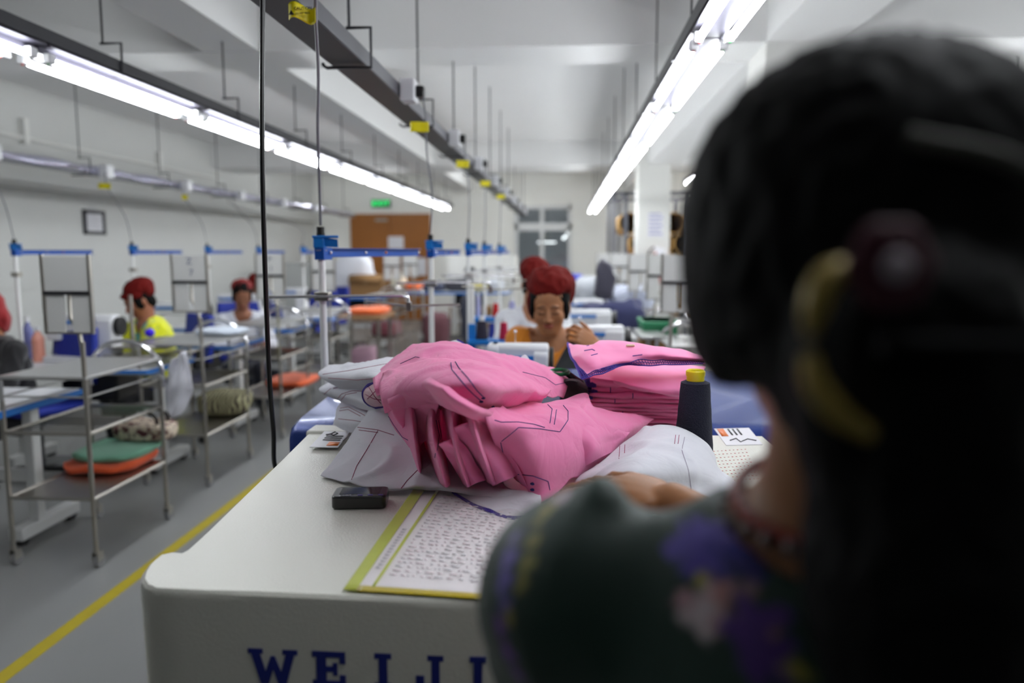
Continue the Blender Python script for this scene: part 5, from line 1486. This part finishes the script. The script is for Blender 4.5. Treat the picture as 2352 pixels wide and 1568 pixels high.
def make_person(label, C, f, skin, J=None, pitch=.3, roll=0, lean=.10, seated=True, h=.006, shirt=None, sleeve=.9, neckcut=.075, hands=None, pants=(40, 40, 48), cap_=None, capshape=None, hairp=None, sc=1.0, shirt_name='shirt', face=True, shw=.165, bellyf=.0):
    t = thing('person', label, 'person')
    fv = Vector((f[0], f[1], 0)).normalized(); rv = Vector((fv.y, -fv.x, 0)); up = Vector((0, 0, 1)); C = Vector(C)
    R = frame_of(f, pitch, roll)
    D = {}
    D['neck'] = C-fv*.045-up*.155
    D['shR'] = D['neck']+rv*shw-up*.055; D['shL'] = D['neck']-rv*shw-up*.055
    D['chest'] = D['neck']-fv*(.02+lean*.3)-up*.17; D['pelvis'] = D['neck']-fv*lean*1.2-up*.46
    D['elR'] = D['shR']+fv*.10+rv*.05-up*.21; D['elL'] = D['shL']+fv*.10-rv*.05-up*.21
    D['wrR'] = D['elR']+fv*.21-rv*.08+up*.04; D['wrL'] = D['elL']+fv*.21+rv*.08+up*.04
    D['hipR'] = D['pelvis']+rv*.09; D['hipL'] = D['pelvis']-rv*.09
    D['knR'] = D['hipR']+fv*.36+rv*.03; D['knL'] = D['hipL']+fv*.36-rv*.03
    D['anR'] = D['knR']-fv*.03; D['anL'] = D['knL']-fv*.03
    D['anR'].z = D['anL'].z = .09
    if not seated:
        for k in 'RL':
            D['kn'+k] = D['hip'+k]*1; D['kn'+k].z *= .53; D['an'+k] = D['hip'+k]*1; D['an'+k].z = .09
    if J:
        for k, v in J.items(): D[k] = Vector(v)
    hp, g = head_prims(C, R, sc)
    RT = np.array([[rv.x, fv.x, 0], [rv.y, fv.y, 0], [0, 0, 1]])
    body = hp + [cap(g(0, -.028, -.05), D['neck'], .052, .056, k=.02, tag='neck'),
        cap(D['neck']-up*.015, D['shR'], .045, .05, k=.03, tag='torso'), cap(D['neck']-up*.015, D['shL'], .045, .05, k=.03, tag='torso'),
        ell(D['chest'], (shw*.98, .105, .19), RT, k=.05, tag='torso'),
        ell(D['chest'].lerp(D['pelvis'], .6)+fv*bellyf, (shw*.82, .10, .17), RT, k=.05, tag='torso'),
        ell(D['pelvis'], (.165, .125, .12), RT, k=.04, tag='hips')]
    for k in 'RL':
        body += [cap(D['sh'+k], D['el'+k], .048, .038, k=.02, tag='uarm'), cap(D['el'+k], D['wr'+k], .038, .025, k=.012, tag='farm'),
                 cap(D['hip'+k], D['kn'+k], .085, .058, k=.03, tag='legs'), cap(D['kn'+k], D['an'+k], .056, .036, k=.02, tag='legs'),
                 cap(D['an'+k]-up*.03+fv*.0, D['an'+k]-up*.055+fv*.15, .035, .026, k=.01, tag='foot')]
        hd = (hands or {}).get(k)
        if hd is None:
            d = (D['wr'+k]-D['el'+k]).normalized(); hd = (d, Vector((0, 0, 1)), (.5, .6, .7, .8))
        sd = 1 if k == 'L' else -1
        body += hand_prims(D['wr'+k], hd[0], hd[1], sd, hd[2])
    V, Q = sdf_mesh(body, h)
    mesh_obj('body', V, Q, skinmat('tone', (150, 104, 74)), t, color=face_color(C, R, skin), relax=1 if face else 2)
    # clothes follow the body
    if shirt:
        rgb, mat_ = shirt
        tor = [dict(p) for p in body if p['tag'] in ('torso', 'hips')]
        for k in 'RL':
            if sleeve <= 1:
                tor.append(cap(D['sh'+k], D['sh'+k].lerp(D['el'+k], sleeve), .052, .050, k=.02))
            else:
                tor.append(cap(D['sh'+k], D['el'+k], .052, .046, k=.02)); tor.append(cap(D['el'+k], D['el'+k].lerp(D['wr'+k], sleeve-1), .044, .036, k=.015))
        tor.append(ell(D['neck']+fv*.035+up*.01, (neckcut, neckcut*1.15, neckcut*1.15), RT, sub=True, k=0))
        V, Q = sdf_mesh(tor, h, inf=.011)
        mesh_obj(shirt_name, V, Q, mat_, t, wr=.008, wscale=16, relax=1, seed=C.x*9, color=rgb)
    lg = [dict(p) for p in body if p['tag'] in ('legs', 'hips')]
    V, Q = sdf_mesh(lg, max(h, .008), inf=.014)
    mesh_obj('trousers' if pants else 'skirt', V, Q, cmat('trousers_%d' % pants[0], pants), t, wr=.006, wscale=12)
    ft = [dict(p) for p in body if p['tag'] == 'foot']
    V, Q = sdf_mesh(ft, .006, inf=.006); mesh_obj('shoes', V, Q, m_black, t)
    # hair
    G_ = lambda x, y, z: np.array(C)+R @ (np.array((x, y, z))*sc)
    if hairp is None:
        hairp = [ell(G_(0, -.020, .045), (.081*sc, .094*sc, .084*sc), R, k=.01), ell(G_(0, -.06, -.03), (.062*sc, .05*sc, .06*sc), R, k=.02),
                 ell(G_(.066, .02, .0), (.014*sc, .03*sc, .045*sc), R, k=.01), ell(G_(-.066, .02, .0), (.014*sc, .03*sc, .045*sc), R, k=.01),
                 ell(G_(0, .085, -.006), (.055*sc, .05*sc, .060*sc), R, k=0, sub=True)]
    V, Q = sdf_mesh(hairp, h*.9); mesh_obj('hair', V, Q, m_hair, t, wr=.003, wscale=60)
    if cap_:
        cp = capshape(G_, R) if capshape else [ell(G_(0, -.045, .088), (.088, .098, .062), R, k=.02), ell(G_(0, -.075, .052), (.083, .075, .066), R, k=.03), ell(G_(0, -.0, .052), (.085, .09, .034), frame_of(f, pitch-.35, roll), k=.01), ell(G_(0, .12, -.02), (.1, .075, .075), R, sub=True, k=0)]
        V, Q = sdf_mesh(cp, h*.9); mesh_obj('cap', V, Q, cap_, t, wr=.008, wscale=24, relax=2, seed=C.y)
    base = D['pelvis']*1; base.z = 0
    rebase(t, base)
    return t, D, g, R
def plain(nm_, rgb): return (None, cmat(nm_, rgb))
m_redcap = M('cap_red', (98, 12, 8), .85, bump=.15, bscale=200, spec=.2)
# the person in orange, facing us
C = at(1263, 705, 3.28)
J = {'shR': at(1196, 782, 3.34), 'shL': at(1336, 790, 3.36)}
J['elL'] = at(1412, 862, 3.26); J['wrL'] = at(1368, 798, 3.12)
J['elR'] = at(1175, 900, 3.25); J['wrR'] = at(1232, 868, 3.13)
J['neck'] = at(1262, 768, 3.36)
hd = {'L': ((at(1318, 758, 3.10)-at(1368, 798, 3.12)), Vector((.35, -.8, .5)), (1.3, 1.4, 1.5, 1.6)), 'R': (Vector((.7, -.2, -.3)), Vector((0, -.3, 1)), (.5, .6, .7, .8))}
def capA(G_, R):
    return [ell(G_(-.004, -.035, .092), (.094, .106, .070), R, k=.02), ell(G_(-.040, -.075, .05), (.062, .07, .085), R, k=.03), ell(G_(.03, -.06, .08), (.07, .08, .062), R, k=.03), ell(G_(.0, -.02, .082), (.096, .098, .036), R, k=.01), ell(G_(.068, -.05, .0), (.03, .045, .07), R, k=.02), ell(G_(0, .14, -.035), (.1, .09, .098), R, sub=True, k=0)]
pA, DA, gA, RA = make_person('person in an orange top and red knitted cap, looking down while sewing', C, (-.06, -1), (164, 110, 72), J, pitch=.26, h=.0042, shirt=plain('shirt_orange', (212, 128, 22)), sleeve=.75, neckcut=.088, hands=hd, cap_=m_redcap, capshape=capA, pants=(40, 40, 52), lean=.05, sc=1.07)
# dark cloth she holds
P = []
for j in range(14):
    v = j/13; row = []
    for i in range(14):
        u = i/13
        a = at(1308, 782, 3.10).lerp(at(1352, 800, 3.12), u); b = at(1240, 905, 3.0).lerp(at(1345, 905, 3.05), u)
        p = a.lerp(b, v); p.y += .012*math.sin(u*7+v*3); row.append(p)
    P.append(row)
tag(MB().grid(P).build('black_cloth_piece', cmat('black_cloth', (26, 27, 31)), solid=.003), 'black cloth piece held up by the person in orange', 'cloth')
place_chair(DA['pelvis'].x, DA['pelvis'].y, math.pi, 'blue chair under the person in orange')
# the person behind, red cap and white shirt
C = at(1229, 655, 4.55)
pB, DB, gB, RB = make_person('person in red cap and white shirt hidden behind the person in orange', C, (.3, -1), (170, 116, 84), None, pitch=.55, h=.007, shirt=plain('shirt_white', (216, 218, 224)), sleeve=.8, cap_=m_redcap, pants=(60, 60, 70), face=False)
place_chair(DB['pelvis'].x, DB['pelvis'].y, math.pi+.3, 'blue chair under the person behind the orange top')
# the person in yellow
C = at(318, 692, 5.12)
pC, DC, gC, RC_ = make_person('person in a yellow cardigan and red cap sewing in the left row', C, (-.62, -.78), (150, 92, 66), None, pitch=.5, h=.0055, shirt=plain('top_teal', (40, 150, 150)), sleeve=.3, cap_=m_redcap, pants=(30, 30, 34), shirt_name='undershirt', neckcut=.08)
fv = Vector((-.62, -.78, 0)).normalized(); rv = Vector((fv.y, -fv.x, 0))
RT = np.array([[rv.x, fv.x, 0], [rv.y, fv.y, 0], [0, 0, 1]])
cd_ = [ell(DC['chest'], (.178, .112, .21), RT, k=.05), ell(DC['chest'].lerp(DC['pelvis'], .6), (.15, .115, .19), RT, k=.05), cap(DC['neck']-Vector((0, 0, .015)), DC['shR'], .045, .058, k=.03), cap(DC['neck']-Vector((0, 0, .015)), DC['shL'], .045, .058, k=.03)]
for k in 'RL':
    cd_ += [cap(DC['sh'+k], DC['el'+k], .06, .054, k=.02), cap(DC['el'+k], DC['el'+k].lerp(DC['wr'+k], .55), .052, .044, k=.02)]
cd_ += [ell(DC['neck']+fv*.05+Vector((0, 0, .02)), (.08, .09, .09), RT, sub=True, k=0), ell(DC['chest']+fv*.16-Vector((0, 0, .1)), (.052, .12, .5), RT, sub=True, k=0)]
V, Q = sdf_mesh(cd_, .0055, inf=.012)
o = mesh_obj('cardigan', V, Q, cmat('cardigan_yellow', (222, 226, 20)), None, wr=.009, wscale=15); o.parent = pC; o.matrix_parent_inverse = Matrix.Translation(-pC.location)
place_chair(DC['pelvis'].x, DC['pelvis'].y, math.atan2(.62, -.78), 'blue chair under the person in yellow')
# the person in white
C = at(556, 680, 6.35)
pD, DD, gD, RD = make_person('person in white shirt and dark red cap beside the black cable', C, (.45, -.89), (140, 90, 64), None, pitch=.45, h=.0065, shirt=plain('shirt_grey', (206, 208, 216)), sleeve=1.6, cap_=M('cap_darkred', (120, 24, 24), .8), pants=(50, 52, 66), lean=.14,
    capshape=lambda G_, R: [ell(G_(0, -.04, .07), (.086, .092, .062), R, k=.02), ell(G_(0, .12, -.01), (.1, .08, .08), R, sub=True, k=0)])
place_chair(DD['pelvis'].x, DD['pelvis'].y, math.atan2(-.45, -.89), 'blue chair under the person in white')
C = at(592, 665, 7.5)
pE, DE, gE, RE = make_person('person in red cap leaning behind the person in white', C, (.5, -.86), (140, 90, 64), None, pitch=.5, h=.008, shirt=plain('shirt_navy', (40, 50, 110)), sleeve=.9, cap_=m_redcap, pants=(50, 52, 66), face=False)
place_chair(DE['pelvis'].x, DE['pelvis'].y, math.atan2(-.5, -.86), 'blue chair under the person leaning behind the white shirt')
# the person at the left edge
C = at(-42, 722, 4.15)
pF, DF, gF, RF = make_person('person in black clothes and red scarf cut by the left edge', C, (-.35, -.94), (160, 104, 70), {}, pitch=.35, h=.0065, shirt=plain('shirt_black', (22, 20, 24)), sleeve=1.3, cap_=M('scarf_red', (150, 20, 26), .8, sheen=.3), pants=(28, 26, 30), shw=.2,
    capshape=lambda G_, R: [ell(G_(0, -.03, .05), (.095, .11, .09), R, k=.02), ell(G_(0, -.07, -.05), (.085, .06, .10), R, k=.03), ell(G_(0, .10, -.02), (.075, .07, .085), R, sub=True, k=0)])
place_chair(-3.12, 4.25, 2.75, 'blue chair back beside the person in black at the left edge')
place_chair(-3.0, 8.8, math.pi*.9, 'empty blue chair beyond the thread stand pole', )
place_chair(-3.1, 9.7, 2.9, 'far empty blue chair behind the left carts')
# the violet bobbin bag and bottles on the yellow person's table
def bottle(x, y, z, r, h_, rgb, label):
    t = thing('water_bottle', label, 'bottle', (x, y, z))
    MB().lathe([(r, 0), (r, h_*.62), (r*.92, h_*.7), (r*.45, h_*.82), (r*.45, h_*.88)], (0, 0, 0), 18).build('bottle_body', M('bottle_%d' % rgb[0], rgb, .2), t)
    MB().lathe([(r*.5, h_*.87), (r*.5, h_), (r*.4, h_)], (0, 0, 0), 14).build('bottle_cap', m_white, t)
p = at(62, 740, 4.62); bottle(p.x, 4.62, .70, .032, .27, (120, 124, 180), 'blue-grey water bottle beside the nearest display board')
p = at(77, 740, 4.5); bottle(p.x+.02, 4.5, .70, .036, .22, (232, 160, 140), 'pink water bottle standing beside the blue-grey bottle')
p = at(344, 764, 4.6)
vb = tag(MB().ball((p.x, 4.6, p.z), (.030, .028, .028), 16, 12).build('thread_ball', M('violet_blue', (52, 10, 220), .6)), 'vivid blue-violet thread ball in front of the yellow cardigan', 'thread ball')
# shallow dark trays with rods in front of the yellow person
tr_ = thing('tray_stand', 'grey steel tray stand with dark goods in front of the yellow cardigan', 'tray stand')
for z_ in (.80, .745):
    q = MB().tube(bez([(-2.82, 4.45, z_), (-2.55, 4.45, z_), (-2.40, 4.6, z_+.0), (-2.38, 4.85, z_+.0)], 20), .008, 8); q.box((-2.8, 4.46, z_-.01), (-2.42, 4.85, z_-.004)); q.build('tray', m_steel, tr_)
MB().tube([(-2.62, 4.44, .70), (-2.62, 4.44, 1.12)], .011, 8).build('post', m_steel, tr_)
rebase(tr_, (-2.6, 4.5, .7))
pad('dark_goods', (-2.55, 4.66, .796), (.24, .2, .035), (60, 60, 66), 'dark folded goods lying on the steel tray stand', 'cloth', 61)

# ------------------------------------------------------------------ the person in the foreground
cr0 = at(1975, 470, .46); CW = cr0-Vector((0, 0, .035))
fW = (-.16, 1)
J = dict(neck=(.172, .455, 1.20), shL=(.018, .50, 1.140), shR=(.345, .47, 1.165), chest=(.18, .47, 1.03), pelvis=(.21, .44, .80),
         elL=(-.02, .665, .97), wrL=(.085, .83, 1.02), elR=(.36, .79, .995), wrR=tuple(at(1545, 1150, 1.0)))
for k, sx in (('R', 1), ('L', -1)):
    J['hip'+k] = (.21+.085*sx, .44, .78); J['kn'+k] = (.21+.09*sx, .46, .43); J['an'+k] = (.21+.09*sx, .44, .09)
tipR = at(1368, 1100, 1.07)
hd = {'R': (tipR-Vector(J['wrR']), Vector((.1, -.25, 1)), (.30, .35, .4, .5)), 'L': (Vector((.3, .8, -.15)), Vector((0, .1, 1)), (.3, .4, .45, .5))}
G_ = lambda R, x, y, z: np.array(CW)+R @ np.array((x, y, z))
RW = frame_of(fW, .08)
hairW = [ell(G_(RW, -.003, -.012, .036), (.097, .104, .088), RW, k=.01), ell(G_(RW, -.003, -.05, -.02), (.086, .065, .085), RW, k=.03),
         ell(G_(RW, -.078, .0, -.01), (.020, .05, .06), RW, k=.02), ell(G_(RW, .078, .0, -.01), (.020, .05, .06), RW, k=.02), ell(G_(RW, 0, -.06, -.085), (.05, .035, .045), RW, k=.03),
         ell(G_(RW, 0, .10, -.02), (.062, .065, .085), RW, sub=True, k=0)]
bun_c = at(2105, 830, .345)
hairW.insert(2, ell(bun_c, (.052, .042, .056), k=.012))
hairW.insert(3, cap(at(2130, 960, .365), at(2150, 1330, .345), .052, .05, k=.03))  # added black hair tail, fills in for the neck and back in shadow
hairW.insert(4, cap(at(2150, 1330, .345), at(2130, 2300, .33), .05, .03, k=.03))
DRESS = {}
pW, DW, gW, RWm = make_person('person in dark green floral dress seen from behind with black bun', CW, fW, (150, 100, 62), J, pitch=.08, seated=False, h=.005, shirt=None, hands=hd, hairp=hairW, pants=(12, 26, 22), shw=.165)
# dress
up = Vector((0, 0, 1)); RTi = np.eye(3)
V3 = lambda *a: Vector(a)
dr_ = [ell((.175, .455, 1.04), (.172, .118, .205), k=.05), ell((.19, .45, .90), (.14, .10, .16), k=.05), ell((.21, .44, .78), (.17, .13, .14), k=.04),
       cap((.115, .47, 1.168), (.033, .49, 1.146), .056, .056, k=.03), ell(at(1392, 1140, .5), (.012, .02, .012), k=.015), cap((.23, .455, 1.165), (.335, .47, 1.165), .05, .052, k=.04),
       cap((.014, .50, 1.145), (-.002, .60, 1.05), .064, .060, k=.03), cap((.35, .47, 1.165), (.39, .62, 1.08), .06, .055, k=.03),
       ell((.010, .505, 1.138), (.058, .064, .064), k=.03),
       cap((.21, .44, .75), (.21, .44, .14), .175, .20, k=.03),
       ell((.165, .44, 1.27), (.082, .085, .088), sub=True, k=0)]
V, Q = sdf_mesh(dr_, .0055)
bv = BVHTree.FromPolygons([Vector(v) for v in V.tolist()], Q.tolist())
spots = [(1590, 1240, .020, (92, 78, 178)), (1625, 1290, .018, (80, 66, 168)), (1690, 1250, .018, (40, 36, 140)), (1650, 1215, .014, (104, 92, 190)), (1720, 1300, .014, (30, 26, 110)),
         (1612, 1330, .006, (190, 180, 60)), (1610, 1405, .016, (214, 200, 206)), (1570, 1378, .009, (190, 150, 160)), (1655, 1365, .010, (206, 150, 150)), (1700, 1370, .012, (150, 120, 124)), (1640, 1430, .008, (210, 170, 176)),
         (1735, 1450, .022, (78, 40, 130)), (1760, 1510, .018, (70, 34, 120)), (1772, 1450, .005, (170, 130, 40)), (1830, 1545, .008, (160, 150, 50)),
         (1295, 1138, .012, (176, 160, 168)), (1258, 1162, .008, (160, 150, 80)), (1235, 1190, .008, (130, 124, 60)), (1222, 1240, .008, (140, 134, 66)), (1212, 1290, .009, (150, 146, 72)), (1200, 1340, .008, (146, 140, 66)),
         (1178, 1230, .008, (120, 108, 170)), (1165, 1280, .010, (112, 96, 190)), (1158, 1330, .010, (104, 88, 184)), (1160, 1385, .009, (90, 78, 160)), (1172, 1420, .007, (190, 170, 70)), (1150, 1440, .009, (120, 60, 170)), (1168, 1500, .010, (120, 62, 168)), (1185, 1550, .009, (112, 58, 160)),
         (2340, 1300, .010, (110, 90, 60)), (2345, 1400, .012, (150, 120, 116))]
cent = []
for (px, py, r, rgb) in spots:
    hh = bv.ray_cast(CAM, ray(px, py).normalized())
    if hh[0] is not None: cent.append((np.array(hh[0]), r, np.array(s(*rgb)[:3])))
def dress_col(co):
    c = np.tile(np.array(s(14, 50, 40)[:3]), (len(co), 1))
    for (p, r, rgb) in cent:
        d = np.linalg.norm(co-p, axis=1)
        an = np.arctan2(co[:, 2]-p[2], co[:, 0]-p[0])
        rr_ = r*(.82+.22*np.cos(an*5+p[0]*90))
        w = np.clip((rr_-d)/.003, 0, 1)[:, None]
        c = c*(1-w)+rgb*w
    return c
o = mesh_obj('dress', V, Q, M('dress_green', None, .6, attr=True, sheen=.15, bump=.1, bscale=300), None, wr=.004, wscale=13, color=dress_col)
o.parent = pW; o.matrix_parent_inverse = Matrix.Translation(-pW.location)
def hang(o):
    o.parent = pW; o.matrix_parent_inverse = Matrix.Translation(-pW.location); return o
m_gold = M('comb_gold', (142, 122, 52), .4, .25)
def onhair(px, py, Y): return at(px, py, Y)
hang(MB().tube(bez([at(1965, 610, .318), at(1900, 640, .312), at(1868, 720, .308), at(1862, 770, .308)], 18), [.003+.0032*math.sin(math.pi*min(1, i/18+.12)) for i in range(19)], 10).build('hair_comb', m_gold))
hang(MB().tube(bez([at(1860, 815, .306), at(1872, 880, .303), at(1925, 950, .300), at(2000, 1000, .302)], 18), [.0032+.002*math.sin(math.pi*i/18) for i in range(19)], 10).build('hair_comb', m_gold))
hang(MB().tube(bez([at(2085, 315, .352), at(2160, 330, .345), at(2260, 350, .343), at(2352, 385, .345), at(2440, 440, .36)], 24), .0045, 10).build('hair_band', M('band_grey', (70, 70, 64), .7)))
hang(MB().tube([at(2020, 790, .300), at(2350, 800, .300)], .0045, 10).build('hair_stick', M('stick_black', (12, 12, 13), .8, spec=.1)))
m_petal = M('petal_magenta', (62, 5, 28), .7)
fl_ = MB()
for k in range(6):
    a = k*math.pi/3; cc = at(2045+48*math.cos(a), 610+52*math.sin(a), .303)
    fl_.ball(cc, (.010, .005, .010), 12, 8)
fl_ = hang(fl_.build('hair_flower', m_petal))
c = MB().ball(at(2062, 612, .296), (.006, .004, .006), 12, 8).build('flower_centre', M('pearl', (150, 140, 150), .5)); c.parent = fl_; 
hang(MB().ball(at(2352, 800, .36), (.007, .006, .012), 12, 8).ball(at(2352, 935, .36), (.007, .006, .012), 12, 8).build('ear_drop', M('amber', (170, 90, 30), .4)))
# necklace
nk = []
for k in range(40):
    a = 2*math.pi*k/39; nk.append(Vector((.172+.066*math.cos(a), .455+.064*math.sin(a), 1.235+.012*math.sin(a+.5))))
hang(MB().tube(nk, .0045, 8).build('necklace', M('necklace_orange', (128, 34, 14), .5)))
q = MB()
for k in range(30):
    a = 2*math.pi*k/30; q.ball((.172+.074*math.cos(a), .455+.070*math.sin(a), 1.222), .0042, 8, 6)
hang(q.build('bead_collar', M('beads_pale', (120, 108, 108), .4)))
